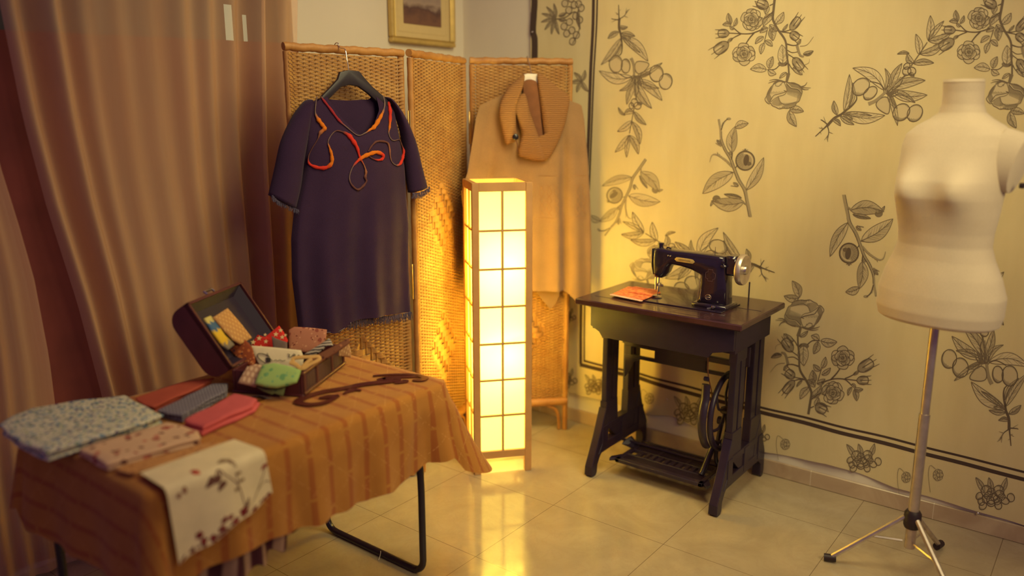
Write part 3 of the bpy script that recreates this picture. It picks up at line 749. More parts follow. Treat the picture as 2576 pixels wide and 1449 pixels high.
# ------------------------------------------------------------------ dark knitted dress on a black hanger
def knit(name, c0, c1, sc=420, bump=.35, sheen=.3):
    t = NT(name); f = t.noise(9, 3); g = t.noise(sc, 2)
    t.base(t.mix(t.math('MULTIPLY', g, .5), t.ramp(f, [(.3, c0), (.7, c1)]), tuple(min(1, q * 1.7) for q in c1[:3]) + (1,)))
    t.set(Roughness=.95); t.bsdf.inputs['Specular IOR Level'].default_value = .1; t.bsdf.inputs['Sheen Weight'].default_value = sheen; t.bsdf.inputs['Sheen Roughness'].default_value = .5
    t.bump(g, bump, .002); return t.mat
M_KNIT = knit('dark_knit', srgb(47, 31, 56), srgb(54, 36, 62), 420, .4, .08)
M_YARN = col_mat('felted_yarn', .95, .4, 300)
M_FRINGE = knit('dark_fringe', srgb(62, 54, 78), srgb(84, 76, 98))
O0, u0, n0, W0 = FR[0]
mp, nd = frame_map(0, .040)
dr = thing('dress', mp(880, 826) + Vector((0, 0, 0)), 'dark navy short-sleeved knitted dress with curling orange and red yarn trim', 'dress')
XLd = [(240, 772), (300, 762), (430, 758), (530, 736), (600, 729), (700, 731), (826, 747)]
XRd = [(240, 962), (280, 985), (420, 1010), (480, 1014), (570, 1021), (650, 1019), (785, 1023)]
def dtop(u): return interp(u, [(0, 268), (.12, 250), (.20, 243), (.25, 264), (.36, 300), (.52, 340), (.66, 324), (.80, 272), (.845, 241), (.92, 247), (1, 262)])
def dtopb(u): return interp(u, [(0, 268), (.12, 250), (.20, 244), (.26, 250), (.5, 253), (.78, 250), (.845, 242), (.92, 247), (1, 262)])
def dbot(u): return interp(u, [(0, 828), (.3, 828), (.39, 812), (.42, 802), (.6, 790), (1, 780)])
def dfold(u, y):
    t_ = max(0, min(1, (y - 380) / 400))
    return t_ * (.010 * math.sin(u * 17 + y * .004) + .006 * math.sin(u * 31 + 1)) 
def dbulge(u, y): 
    t_ = max(0, min(1, (y - 240) / 120))
    return .022 + .048 * (4 * u * (1 - u)) ** .6 * (.35 + .65 * t_) + dfold(u, y)
def dpt(u, y, off): 
    x = lerp(interp(y, XLd), interp(y, XRd), u); return mp(x, y) + nd * off
b = MB()
N_ = 64
ids = b.grid(lambda u, v: dpt(u, lerp(dtop(u), dbot(u), v), dbulge(u, lerp(dtop(u), dbot(u), v)) if 0 < u < 1 else .010), N_, 70)
idb = b.grid(lambda u, v: dpt(u, lerp(dtopb(u), dbot(u) - 12, v), .004 + .006 * (4 * u * (1 - u)) if 0 < u < 1 else .010), N_, 40)
b.build('body', M_KNIT, dr, angle=180)
def strip(b, A, B, nd, mp, depth, nn=14, base=.006, back=.004, wob=0):
    A = catmull(A, 5); B = catmull(B, 5); m = min(len(A), len(B)); R = []
    for i in range(m):
        a = A[int(i * (len(A) - 1) / (m - 1))]; c = B[int(i * (len(B) - 1) / (m - 1))]; ring = []
        for k in range(nn):
            th = PI * k / (nn - 1); s = .5 - .5 * math.cos(th); d = base + depth * abs(math.sin(th)) ** .8 + wob * math.sin(i * .9 + k)
            ring.append(mp(lerp(a[0], c[0], s), lerp(a[1], c[1], s)) + nd * d)
        for k in range(nn - 2, 0, -1):
            th = PI * k / (nn - 1); s = .5 - .5 * math.cos(th); ring.append(mp(lerp(a[0], c[0], s), lerp(a[1], c[1], s)) + nd * (base - back * math.sin(th)))
        R.append(ring)
    b.loft(R, True, True)
for A, B_ in (([(772, 250), (757, 258), (730, 295), (702, 355), (685, 430), (671, 490)], [(768, 260), (770, 300), (766, 350), (758, 405), (750, 470), (737, 526)]),
              ([(958, 244), (975, 248), (1006, 288), (1035, 350), (1053, 420), (1066, 468)], [(972, 256), (990, 292), (1004, 342), (1011, 400), (1016, 440), (1022, 484)])):
    b = MB(); strip(b, A, B_, nd, mp, .040, 14, .010, .006); b.build('sleeve', M_KNIT, dr, angle=180)
# frayed edges
rnd = random.Random(3)
def fringe(P, L, off, n, name='fringe'):
    b = MB(); P = catmull(P, 12)
    for k in range(n):
        s = rnd.random() * (len(P) - 1.001); i = int(s); q = (lerp(P[i][0], P[i + 1][0], s - i), lerp(P[i][1], P[i + 1][1], s - i))
        l = L * (.5 + .7 * rnd.random()); dx = rnd.uniform(-4, 4); o = off + rnd.uniform(-.004, .004)
        b.tube([mp(q[0], q[1] - 3) + nd * o, mp(q[0] + dx * .5, q[1] + l * .5) + nd * (o + .002), mp(q[0] + dx, q[1] + l) + nd * o], .0011, 4)
    b.build(name, M_FRINGE, dr)
fringe([(857, 808), (905, 798), (960, 792), (1020, 782)], 15, .045, 260)
fringe([(747, 828), (800, 830), (850, 815)], 6, .040, 120)
fringe([(672, 492), (690, 508), (737, 528)], 8, .040, 90); fringe([(1022, 486), (1045, 484), (1066, 470)], 10, .040, 90)
b = MB(); b.tube([mp(x, y) + nd * (dbulge(lerp(.05, .98, i / 12), y) + .001) for i, (x, y) in enumerate(catmull([(752, 824), (820, 826), (850, 812), (862, 800), (930, 788), (1020, 778)], 3)[:13])], .0012, 5); b.build('hem_thread', mat('grey_blue_thread', srgb(120, 112, 116), .9), dr)
# yarn trim laid over the front
def fpt(x, y):
    xl, xr = interp(y, XLd), interp(y, XRd); u = max(.02, min(.98, (x - xl) / (xr - xl)))
    yy = y
    return mp(x, y) + nd * (dbulge(u, yy) + .003)
C_ = dict(r=srgb(200, 52, 40), o=srgb(206, 112, 30), g=srgb(112, 92, 90), b=srgb(96, 60, 58), t=srgb(150, 96, 70), p=srgb(150, 44, 54))
def yarn(pts):
    b = MB(); P = [(740 + x / 4.026, 160 + y / 4.026, w, C_[c]) for x, y, w, c in pts]
    S = []
    for (a, c) in zip(P, P[1:]):
        for i in range(6): S.append([lerp(a[k], c[k], i / 6) for k in range(3)] + [tuple(lerp(a[3][k], c[3][k], i / 6) for k in range(4))])
    S.append(list(P[-1][:3]) + [P[-1][3]])
    XY = catmull([(p[0], p[1]) for p in P], 6)
    pts3 = [fpt(*XY[i]) for i in range(len(S))]
    for i, s in enumerate(S):
        b.cur = s[3]
        if i == len(S) - 1: break
    n = 7; prev = None
    for i, s in enumerate(S):
        t_ = (pts3[min(i + 1, len(S) - 1)] - pts3[max(i - 1, 0)]).normalized(); w_ = t_.cross(nd).normalized()
        r_ = s[2] * .0013 * (1 + .14 * math.sin(i * 1.1) + .06 * math.sin(i * 2.9))
        ring = [b.add(pts3[i] + (w_ * math.cos(2 * PI * k / n) + nd * math.sin(2 * PI * k / n) * .8) * r_, s[3]) for k in range(n)]
        if prev: 
            for k in range(n): b.face((prev[k], prev[(k + 1) % n], ring[(k + 1) % n], ring[k]))
        prev = ring
    b.build('yarn_trim', M_YARN, dr, colors=True, angle=180)
yarn([(222, 335, 1.6, 'g'), (240, 370, 3, 'p'), (300, 460, 3.6, 'p'), (370, 570, 3.6, 'p'), (440, 640, 1.7, 'g'), (540, 722, 1.5, 'g'), (620, 700, 1.8, 'g'), (672, 668, 3, 'o'), (720, 640, 6, 'o'), (770, 580, 6.2, 'o'), (812, 520, 4.5, 'o'), (845, 460, 2.6, 'g'), (862, 390, 2.6, 'g'), (850, 325, 2.2, 'g')])
yarn([(185, 335, 1.5, 'g'), (170, 400, 1.6, 'g'), (160, 500, 2, 'g'), (182, 565, 5.6, 'o'), (212, 615, 5.4, 'o'), (232, 655, 6, 'o'), (192, 702, 4.6, 't'), (170, 760, 1.3, 'b'), (120, 860, 1.2, 'b'), (92, 950, 1.6, 'b'), (102, 1012, 3.4, 'r'), (165, 1045, 4.8, 'r'), (240, 1045, 5.2, 'r'), (288, 1000, 5.4, 'o'), (288, 920, 5, 'o'), (270, 850, 3, 'o'), (256, 790, 1.4, 'g'), (290, 720, 1.4, 'g'), (340, 678, 1.8, 'b'), (400, 690, 2.6, 'b'), (452, 722, 6, 'r'), (492, 780, 6.2, 'r'), (530, 850, 4.6, 'r'), (556, 940, 3, 'r'), (600, 1020, 1.6, 't'), (620, 1085, 3.6, 't'), (614, 1140, 4, 'b'), (626, 1180, 2.6, 'b'), (590, 1232, 3.4, 'b'), (535, 1262, 3, 'b'), (472, 1212, 2.6, 'b'), (452, 1140, 1.8, 'g'), (480, 1045, 1.6, 'g'), (530, 982, 3.6, 'r'), (590, 936, 5.6, 'o'), (655, 908, 5.6, 'o'), (725, 890, 5.2, 'o'), (790, 912, 5.4, 'r'), (796, 950, 4.2, 'r'), (750, 968, 2.6, 'r'), (690, 955, 1.6, 'b'), (645, 925, 1.6, 'b')])
yarn([(905, 385, 4, 'r'), (914, 460, 5.4, 'r'), (908, 545, 5, 'r'), (892, 640, 3.4, 'o'), (876, 700, 1.8, 'g'), (892, 752, 1.5, 'g'), (930, 776, 1.5, 'g'), (1008, 768, 1.6, 'b'), (1040, 830, 1.6, 'b'), (1056, 890, 4, 'r'), (1040, 955, 4.6, 'r'), (1000, 1010, 4, 'r'), (950, 1022, 1.6, 'g'), (900, 990, 1.5, 'g'), (880, 930, 1.6, 't'), (872, 845, 3, 't'), (842, 792, 3, 'b'), (740, 782, 3, 'b'), (682, 822, 2.4, 'b'), (642, 882, 1.8, 'b')])

M_BLACKPL = mat('black_plastic', srgb(38, 30, 44), .45, var=.05)
M_STEEL = mat('polished_steel_wire', (.74, .70, .62, 1), .22, 1)
hg = thing('clothes_hanger', mp(872, 245), 'black broad-shouldered clothes hanger holding the dark dress', 'hanger')
b = MB()
hang_px = [(844, 182), (866, 177), (892, 180), (905, 196), (925, 218), (955, 244), (975, 262), (960, 268), (938, 258), (915, 236), (890, 218), (868, 214), (846, 220), (830, 236), (812, 254), (792, 258), (800, 240), (822, 218), (838, 200)]
b.prism([mp(x, y) + nd * .018 for x, y in hang_px], nd * .016, .004); b.build('hanger_body', M_BLACKPL, hg)
b = MB(); top = mp(858, 104)
z_t = SCR_H + .004
hk = [mp(868, 180) + nd * .026, mp(866, 165) + nd * .026, mp(863, 148) + nd * .025, mp(862, 125) + nd * .016]
pA = mp(861, 108); hk += [Vector((pA.x, pA.y, z_t - .012)) + nd * -.018, Vector((pA.x, pA.y, z_t + .004)) + nd * -.030, Vector((pA.x, pA.y, z_t + .002)) + nd * -.050, Vector((pA.x, pA.y, z_t - .02)) + nd * -.060]
b.tube(catmull(hk, 5), .0016, 8); b.build('hook', M_STEEL, hg)

# ------------------------------------------------------------------ camel knitted poncho on a white hanger
M_PONCHO = knit('camel_knit', srgb(130, 101, 72), srgb(146, 114, 82), 300, .3, .2)
t = NT('ribbed_collar_knit'); wv = t.n('ShaderNodeTexWave', wave_type='BANDS', bands_direction='Z'); t.t.links.new(t.coord(), wv.inputs['Vector']); wv.inputs['Scale'].default_value = 38; wv.inputs['Distortion'].default_value = 3
t.base(t.ramp(wv.outputs['Fac'], [(.2, srgb(132, 92, 58)), (.8, srgb(162, 118, 76))])); t.set(Roughness=.95); t.bump(wv.outputs['Fac'], .4, .003); t.bsdf.inputs['Specular IOR Level'].default_value = .1
M_RIB = t.mat
mq, nq = frame_map(2, .032)
po = thing('poncho', mq(1330, 745), 'camel knitted poncho with a wide shawl collar hanging on the right screen panel', 'poncho')
XLp = [(205, 1296), (235, 1240), (262, 1205), (300, 1193), (344, 1186), (430, 1170), (475, 1152), (520, 1158), (600, 1160), (720, 1166)]
XRp = [(205, 1372), (235, 1412), (262, 1462), (300, 1469), (400, 1478), (500, 1484), (600, 1487), (730, 1486)]
def ptop(u): return interp(u, [(0, 268), (.06, 252), (.25, 222), (.40, 200), (.46, 206), (.62, 206), (.66, 198), (.75, 218), (.93, 252), (1, 268)])
def pbot(u): return interp(u, [(0, 716), (.10, 722), (.55, 726), (.775, 728), (.80, 732), (.865, 752), (.93, 756), (1, 744)])
def pbul(u, y):
    t_ = max(0, min(1, (y - 260) / 330)); d = .016 + .034 * (4 * u * (1 - u)) ** .55 * (.5 + .5 * t_)
    d -= t_ * .038 * math.exp(-((u - .80 + .02 * t_) / .030) ** 2)
    d -= t_ * .012 * math.exp(-((u - .20) / .03) ** 2) + t_ * .010 * math.exp(-((u - .10) / .025) ** 2)
    x_ = lerp(interp(y, XLp), interp(y, XRp), u); d += .115 * (max(0, 1228 - x_) / 72) ** 1.4
    d += t_ * .020 * math.exp(-((u - .88) / .05) ** 2) + t_ * .012 * math.exp(-((u - .70) / .06) ** 2) + .006 * t_ * math.sin(u * 26)
    return d
def ppt(u, y, off): return mq(lerp(interp(y, XLp), interp(y, XRp), u), y) + nq * off
b = MB()
b.grid(lambda u, v: ppt(u, lerp(ptop(u), pbot(u), v), pbul(u, lerp(ptop(u), pbot(u), v)) if u < 1 else .006), 90, 70)
b.grid(lambda u, v: ppt(lerp(.16, 1, u), lerp(ptop(lerp(.16, 1, u)) + 2, pbot(lerp(.16, 1, u)) - 14, v), .003 + .004 * 4 * u * (1 - u) if u < 1 else .006), 40, 30)
b.build('body', M_PONCHO, po, angle=180)
b = MB(); b.prism([mq(x, y) + nq * .004 for x, y in ((1345, 700), (1404, 704), (1407, 738), (1396, 764), (1384, 777), (1366, 756), (1346, 730))], nq * .004); b.build('back_corner', M_PONCHO, po)
# raised lattice knit across the chest and the skirt
b = MB()
def pl(pts):
    P = []
    for x, y in catmull(pts, 4):
        u = (x - interp(y, XLp)) / (interp(y, XRp) - interp(y, XLp)); P.append(mq(x, y) + nq * (pbul(u, y) + .0005))
    b.tube(P, .0014, 5)
for k in range(7):
    x = 1352 + 18 * k
    if x > 1405 and x < 1435: continue
    pl([(x, 462), (x + 12, 482), (x, 502), (x + 12, 522), (x, 540)]); pl([(x + 12, 462), (x, 482), (x + 12, 502), (x, 522), (x + 12, 540)])
for y in (440, 545): pl([(1350, y), (1400, y + 1)]); pl([(1436, y), (1470, y)])
b.build('knit_pattern', mat('pale_camel_wool', srgb(158, 118, 80), .95), po)
# shawl collar in overlapping lobes
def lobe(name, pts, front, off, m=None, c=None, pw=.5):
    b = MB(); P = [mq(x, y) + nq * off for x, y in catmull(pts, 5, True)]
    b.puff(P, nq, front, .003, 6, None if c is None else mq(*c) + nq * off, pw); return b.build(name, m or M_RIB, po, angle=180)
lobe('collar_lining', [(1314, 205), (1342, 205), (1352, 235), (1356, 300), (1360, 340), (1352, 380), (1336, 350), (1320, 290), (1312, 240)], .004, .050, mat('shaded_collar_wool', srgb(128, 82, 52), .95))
lobe('collar', [(1346, 188), (1366, 196), (1398, 222), (1424, 244), (1420, 285), (1408, 330), (1388, 375), (1368, 401), (1345, 403), (1322, 396), (1302, 388), (1298, 370), (1312, 360), (1340, 372), (1356, 384), (1362, 350), (1358, 300), (1352, 250)], .020, .058, c=(1376, 330))
lobe('collar', [(1308, 236), (1318, 246), (1326, 280), (1340, 320), (1358, 372), (1362, 400), (1345, 403), (1310, 395), (1299, 388), (1300, 365), (1306, 335), (1296, 300), (1288, 262)], .018, .066, c=(1322, 340))
lobe('collar', [(1296, 200), (1312, 190), (1310, 215), (1300, 245), (1292, 280), (1292, 320), (1294, 350), (1280, 358), (1266, 360), (1256, 320), (1250, 285), (1254, 255), (1272, 222)], .020, .070, c=(1275, 290))
b = MB()
p = mq(1288, 343) + nq * .094
b.lathe([(.0005, .006), (.008, .0065), (.0125, .004), (.0135, 0), (.012, -.002), (.0005, -.002)], p, 20, nq); b.build('button', mat('black_horn_button', srgb(30, 22, 26), .25), po)
b = MB(); b.tube([mq(1290, 352) + nq * .092, mq(1293, 362) + nq * .09, mq(1294, 378) + nq * .088], .002, 6); b.build('button_loop', mat('brown_leather_loop', srgb(96, 52, 34), .5), po)
hw = thing('clothes_hanger', mq(1330, 200), 'white clothes hanger holding the camel poncho', 'hanger')
M_WHITEPL = mat('off_white_plastic', srgb(226, 212, 196), .4, var=.03)
b = MB(); b.prism([mq(x, y) + nq * .026 for x, y in ((1312, 189), (1322, 186), (1346, 187), (1350, 192), (1352, 214), (1366, 228), (1372, 238), (1352, 240), (1345, 218), (1326, 215), (1312, 220), (1304, 238), (1292, 236), (1306, 212))], nq * .018, .004); b.build('hanger_body', M_WHITEPL, hw)
b = MB(); pA = mq(1330, 150)
b.tube(catmull([mq(1333, 188) + nq * .034, mq(1331, 172) + nq * .030, mq(1330, 158) + nq * .010, Vector((pA.x, pA.y, z_t - .012)) + nq * -.012, Vector((pA.x, pA.y, z_t + .004)) + nq * -.030, Vector((pA.x, pA.y, z_t)) + nq * -.050, Vector((pA.x, pA.y, z_t - .03)) + nq * -.056], 5), .0016, 8); b.build('hook', M_STEEL, hw)

# ------------------------------------------------------------------ paper lantern floor lamp
LH, LW = 1.216, .243
la = Vector((2.362, 2.022, 0)); lu = Vector((.762, -.648, 0)).normalized(); lv = Vector((-lu.y, lu.x, 0))
lc = la + (lu + lv) * LW / 2
lamp = thing('floor_lamp', lc, 'tall lit square floor lamp of pale wood and rice paper', 'floor lamp')
ML = Matrix(((lu.x, lv.x, 0, la.x), (lu.y, lv.y, 0, la.y), (0, 0, 1, 0), (0, 0, 0, 1)))
M_PINE = mat('pale_pine', srgb(196, 146, 88), .5, nscale=14, var=.08)
pw_ = .028
for x in (0, LW - pw_):
    for y in (0, LW - pw_):
        b = MB(ML); b.box((x, y, 0), (x + pw_, y + pw_, LH), .0015); b.build('post', M_PINE, lamp, smooth=False)
zb, zt = .068, LH
def side(k):   # local frame of each of the four faces
    return [Matrix.Identity(4), Matrix.Translation((LW, 0, 0)) @ Matrix.Rotation(PI / 2, 4, 'Z'), Matrix.Translation((LW, LW, 0)) @ Matrix.Rotation(PI, 4, 'Z'), Matrix.Translation((0, LW, 0)) @ Matrix.Rotation(-PI / 2, 4, 'Z')][k]
t = NT('glowing_rice_paper'); s = t.sep(t.coord())
t.base(srgb(250, 238, 196)); t.set(Roughness=.9); t.bsdf.inputs['Specular IOR Level'].default_value = .1
tr = t.n('ShaderNodeBsdfTranslucent'); tr.inputs[0].default_value = (.95, .86, .52, 1)
em = t.n('ShaderNodeEmission'); em.inputs[0].default_value = (1, .82, .17, 1); em.inputs[1].default_value = 1.0
m1 = t.n('ShaderNodeMixShader'); m1.inputs[0].default_value = .7
t.t.links.new(t.bsdf.outputs[0], m1.inputs[1]); t.t.links.new(tr.outputs[0], m1.inputs[2])
ad = t.n('ShaderNodeAddShader'); t.t.links.new(m1.outputs[0], ad.inputs[0]); t.t.links.new(em.outputs[0], ad.inputs[1]); t.t.links.new(ad.outputs[0], t.out.inputs[0])
M_PAPER = t.mat
nrow = 7
for k in range(4):
    MM = ML @ side(k)
    b = MB(MM); b.box((pw_, .002, zt - .034), (LW - pw_, pw_ - .006, zt), .001); b.build('rail', M_PINE, lamp, smooth=False)
    b = MB(MM); b.box((pw_, .002, zb), (LW - pw_, pw_ - .006, zb + .032), .001); b.build('rail', M_PINE, lamp, smooth=False)
    z0_, z1_ = zb + .032, zt - .034
    b = MB(MM)
    b.box((LW / 2 - .0045, .003, z0_), (LW / 2 + .0045, .012, z1_))
    for i in range(1, nrow):
        z = lerp(z0_, z1_, i / nrow); b.box((pw_, .004, z - .0042), (LW - pw_, .011, z + .0042))
    b.build('lattice', M_PINE, lamp, smooth=False)
    b = MB(MM); b.box((pw_ - .004, .0135, z0_ - .004), (LW - pw_ + .004, .0142, z1_ + .004)); tag(b.build('paper_pane', M_PAPER, lamp, smooth=False), 'glowing rice paper pane')
t = NT('lit_bulb_glass'); t.bsdf.inputs['Emission Color'].default_value = (1, .85, .45, 1); t.bsdf.inputs['Emission Strength'].default_value = 6; M_BULB = t.mat
cx, cy = lc.x, lc.y
b = MB(); b.tube([(cx, cy, .11), (cx, cy, .80)], .006, 8)
b.tube([la + lu * .02 + lv * LW / 2 + Vector((0, 0, .115)), la + lu * (LW - .02) + lv * LW / 2 + Vector((0, 0, .115))], .006, 8); b.build('bulb_stem', M_PINE, lamp)
for z in (.46, .83):
    b = MB(); b.lathe([(.012, -.03), (.014, 0), (.026, .03), (.030, .05), (.022, .075), (.0005, .082)], (cx + .01, cy, z), 14); b.build('bulb', M_BULB, lamp)
    bulb_light('lamp_bulb_light', (cx + .07 * -.2, cy - .06, z + .05), 9, .03)
    bulb_light('lamp_bulb_light', (cx - .06, cy + .03, z + .05), 6, .03)
# ------------------------------------------------------------------ treadle sewing table
M_IRON = mat('black_japanned_iron', srgb(42, 30, 50), .38, var=.12, nscale=20, spec=.5)
t = NT('dark_varnished_wood'); s = t.sep(t.coord())
g = t.noise(6, 6, co=t.coord('Object', (14, 1, 1)), dist=.6)
t.base(t.ramp(g, [(.3, srgb(50, 30, 38)), (.7, srgb(76, 46, 48))])); t.set(Roughness=.20); t.bump(g, .03, .001); t.bsdf.inputs['Coat Weight'].default_value = .25
M_DWOOD = t.mat
M_APRON = mat('black_varnished_wood', srgb(38, 21, 48), .5, var=.15, nscale=12)
X0, X1, Y0, Y1, ZT_ = 2.600, 3.035, 1.008, 1.695, .764
sw = thing('sewing_table', (2.84, 1.36, 0), 'black cast-iron treadle sewing table with a dark wooden top by the painted cloth', 'sewing table')
b = MB(); b.box((X0, Y0, ZT_ - .024), (X1, Y1, ZT_), .004); b.build('tabletop', M_DWOOD, sw, angle=30)
b = MB()   # inlaid leaf that covers the machine's well
b.box((X0 + .085, 1.17, ZT_), (X0 + .088, Y1 - .04, ZT_ + .0006)); b.box((X0 + .03, 1.17, ZT_), (X0 + .031, 1.30, ZT_ + .0006)); b.box((X0 + .24, 1.03, ZT_), (X0 + .243, 1.17, ZT_ + .0006)); b.box((X0 + .0, 1.168, ZT_), (X0 + .26, 1.170, ZT_ + .0006))
b.build('leaf_seam', M_APRON, sw, smooth=False)
b = MB()
pts = [(1.640, .740), (1.640, .655), (1.600, .635), (1.585, .615), (1.14, .615), (1.125, .635), (1.045, .655), (1.045, .740)]
b.prism([(2.632, y, z) for y, z in pts], (.018, 0, 0), .003)
b.box((2.65, 1.045, .640), (2.99, 1.060, .740)); b.box((2.65, 1.625, .640), (2.99, 1.640, .740)); b.box((2.975, 1.06, .640), (2.99, 1.625, .740)); b.box((2.65, 1.06, .640), (2.975, 1.625, .650))
b.build('apron', M_APRON, sw, angle=30)
b = MB(); b.prism([on_x(x, y, 2.6315) for x, y in ((1716, 804), (1722, 799), (1733, 800), (1738, 806), (1729, 807))], (-.001, 0, 0)); b.build('chipped_patch', mat('bare_pale_wood', srgb(222, 196, 140), .7), sw)
def iron_frame(yc, label=None):
    """one cast side frame, traced in its own upright plane"""
    f = bpy.data.objects.new('side_frame', None)
    b = MB(); th = .024
    def at(x, z): return (x, yc - th / 2, z)
    D = (0, th, 0)
    cnt = [0]
    def quad(P, bev=.003):
        cnt[0] += 1; e = .0007 * cnt[0]   # each casting rib a hair thicker than the last
        b.prism([(p[0], yc - th / 2 - e, p[1]) for p in P], (0, th + 2 * e, 0), bev)
    # front post: two ribs with a narrow slot, rear post likewise
    for x in (2.750, 2.800): quad([(x, .20), (x + .040, .20), (x + .044, .64), (x + .002, .64)])
    for x in (2.930, 2.986): quad([(x, .20), (x + .046, .20), (x + .042, .64), (x, .64)])
    quad([(2.7475, .575), (2.7515, .64), (2.8475, .64), (2.8455, .575)], .002)
    quad([(2.7475, .30), (2.8385, .30), (2.846, .20), (2.90, .175), (2.90, .120), (2.83, .130), (2.7475, .20)])
    quad([(2.930, .30), (3.034, .30), (3.060, .20), (3.092, .13), (3.030, .10), (2.89, .13), (2.89, .165), (2.926, .20)])
    # front and rear feet
    quad([(2.7440, .275), (2.70, .17), (2.655, .075), (2.640, .045), (2.638, .008), (2.650, .0), (2.672, .0), (2.682, .012), (2.686, .045), (2.705, .075), (2.76, .125), (2.765, .22)])
    quad([(3.034, .28), (3.058, .21), (3.094, .14), (3.108, .11), (3.110, .02), (3.100, .0), (3.080, .0), (3.072, .012), (3.072, .06), (3.055, .075), (2.98, .12), (2.99, .2)])
    # two rails of the foot with slots left between them
    quad([(2.76, .205), (3.02, .205), (3.05, .178), (2.74, .178)])
    quad([(2.69, .088), (2.72, .128), (3.03, .128), (3.078, .085), (3.00, .088), (2.78, .088)])
    for x in (2.718, 2.875, 3.02): quad([(x, .10), (x + .045, .10), (x + .045, .20), (x, .20)])
    o = b.build('side_frame', M_IRON, sw, smooth=False); return o
iron_frame(1.640); iron_frame(1.090)
b = MB()   # cast cross brace with window slots at the back
xb = 2.90
for y0, y1, z0, z1 in ((1.10, 1.63, .512, .535), (1.10, 1.63, .462, .476), (1.60, 1.63, .47, .52), (1.10, 1.135, .47, .52), (1.26, 1.49, .465, .520)): e_ = .0005 * (int(y0 * 100 + z0 * 1000) % 6); b.box((xb - e_, y0, z0), (xb + .014 + e_, y1, z1), .002)
for s, y in ((1, 1.63), (-1, 1.10)):
    b.prism([(xb, y, .464), (xb, y, .37), (xb, y - s * .018, .40), (xb, y - s * .04, .445), (xb, y - s * .08, .464)], (.014, 0, 0), .002)
    b.box((xb, y - .015 - s * .0, .52), (xb + .014, y + .015, .60), .002)
b.build('cross_brace', M_IRON, sw, angle=35)
# treadle plate with slats and letter-like cut-outs
tr_ = MB(); z0_, z1_ = .070, .082
tx0, tx1, ty0, ty1 = 2.705, 2.945, 1.165, 1.555
for lo, hi in (((tx0, ty0), (tx0 + .030, ty1)), ((tx1 - .016, ty0), (tx1, ty1)), ((tx0, ty0), (tx1, ty0 + .022)), ((tx0, ty1 - .022), (tx1, ty1)), ((tx0 + .13, ty0), (tx0 + .142, ty1)), ((tx0 + .076, ty0), (tx0 + .086, ty1))):
    e_ = .0004 * (1 + int(lo[0] * 1000 + lo[1] * 300) % 5); tr_.box((lo[0] + e_, lo[1] + e_, z0_ - e_), (hi[0] - e_, hi[1] - e_, z1_ + e_), .002)
for i in range(8): tr_.box((tx0 + .034 + i * .0055, ty0 + .02, z0_ + .002), (tx0 + .0365 + i * .0055, ty1 - .02, z1_ - .001))
for i in range(6): tr_.box((tx0 + .150 + i * .013, ty0 + .02, z0_ + .002), (tx0 + .158 + i * .013, ty1 - .02, z1_ - .001))
for y in (1.29, 1.42): tr_.box((tx0 + .142, y, z0_), (tx1, y + .014, z1_), .001)
for i in range(10): 
    y = ty0 + .05 + i * .030
    tr_.box((tx0 + .086, y, z0_), (tx0 + .130, y + .020 - .004 * (i % 3), z1_))
for s, y in ((1, ty1), (-1, ty0)):
    tr_.prism([(tx0 + .01, y, z0_), (tx0 - .006, y + s * .020, z0_), (tx0 + .02, y + s * .026, z0_), (tx0 + .06, y, z0_)], (0, 0, .012), .002)
    tr_.prism([(2.86, y - s * .01, z1_ - .006), (2.86, y + s * .048, z1_ + .004), (2.88, y + s * .052, z1_ + .010), (2.90, y + s * .03, z1_ + .03), (2.895, y - s * .01, z1_)], (-.012, 0, 0), .001)
tr_.tube([(2.88, 1.10, .094), (2.88, 1.63, .094)], .006, 8)
tr_.build('treadle', M_IRON, sw, smooth=False)
# flywheel with crossed spokes, belt guard, pitman rod
fwc = Vector((2.850, 1.145, .345)); fr = .150
b = MB()
b.tube([fwc + Vector((fr * math.cos(a), 0, fr * math.sin(a))) for a in [2 * PI * i / 48 for i in range(48)]], .0115, 8, True)
b.tube([fwc + Vector(((fr - .02) * math.cos(a), .012, (fr - .02) * math.sin(a))) for a in [2 * PI * i / 48 for i in range(48)]], .006, 6, True)
b.lathe([(.02, -.02), (.022, 0), (.012, .02)], fwc, 16, (0, 1, 0))
for k in range(6):
    a = k * PI / 3 + .3; d = Vector((math.cos(a), 0, math.sin(a))); e = Vector((-d.z, 0, d.x)) * .03
    b.tube(catmull([fwc + d * .015, fwc + d * fr * .5 + e, fwc + d * (fr - .008)], 5), .0055, 6)
b.build('flywheel', M_IRON, sw, angle=60)
b = MB()
arc = [fwc + Vector(((fr + .012) * math.cos(a), .028, (fr + .010) * math.sin(a))) for a in [math.radians(150 + 6 * i) for i in range(14)]]
arc = [arc[0] + Vector((.0, 0, .06))] + arc
b.tube(arc, [.017] * len(arc), 8, flat=.6); b.lathe([(.0005, -.012), (.009, -.008), (.009, .008), (.0005, .012)], arc[0] + Vector((0, 0, .022)), 10, (0, 1, 0)); b.build('belt_guard', M_IRON, sw, angle=60)
b = MB(); b.tube(catmull([(2.85, 1.16, .30), (2.852, 1.175, .2), (2.86, 1.18, .13), (2.875, 1.17, .096)], 5), .009, 8); b.tube(catmull([(2.852, 1.178, .21), (2.83, 1.19, .17), (2.80, 1.20, .11), (2.78, 1.205, .084)], 5), .012, 8); b.lathe([(.0005, -.012), (.016, -.01), (.016, .01), (.0005, .012)], (2.85, 1.165, .30), 14, (0, 1, 0)); b.build('pitman_rod', M_IRON, sw, angle=60)
b = MB(); q0 = on_y(1782, 889, 1.175); q1 = on_y(1790, 985, 1.175)
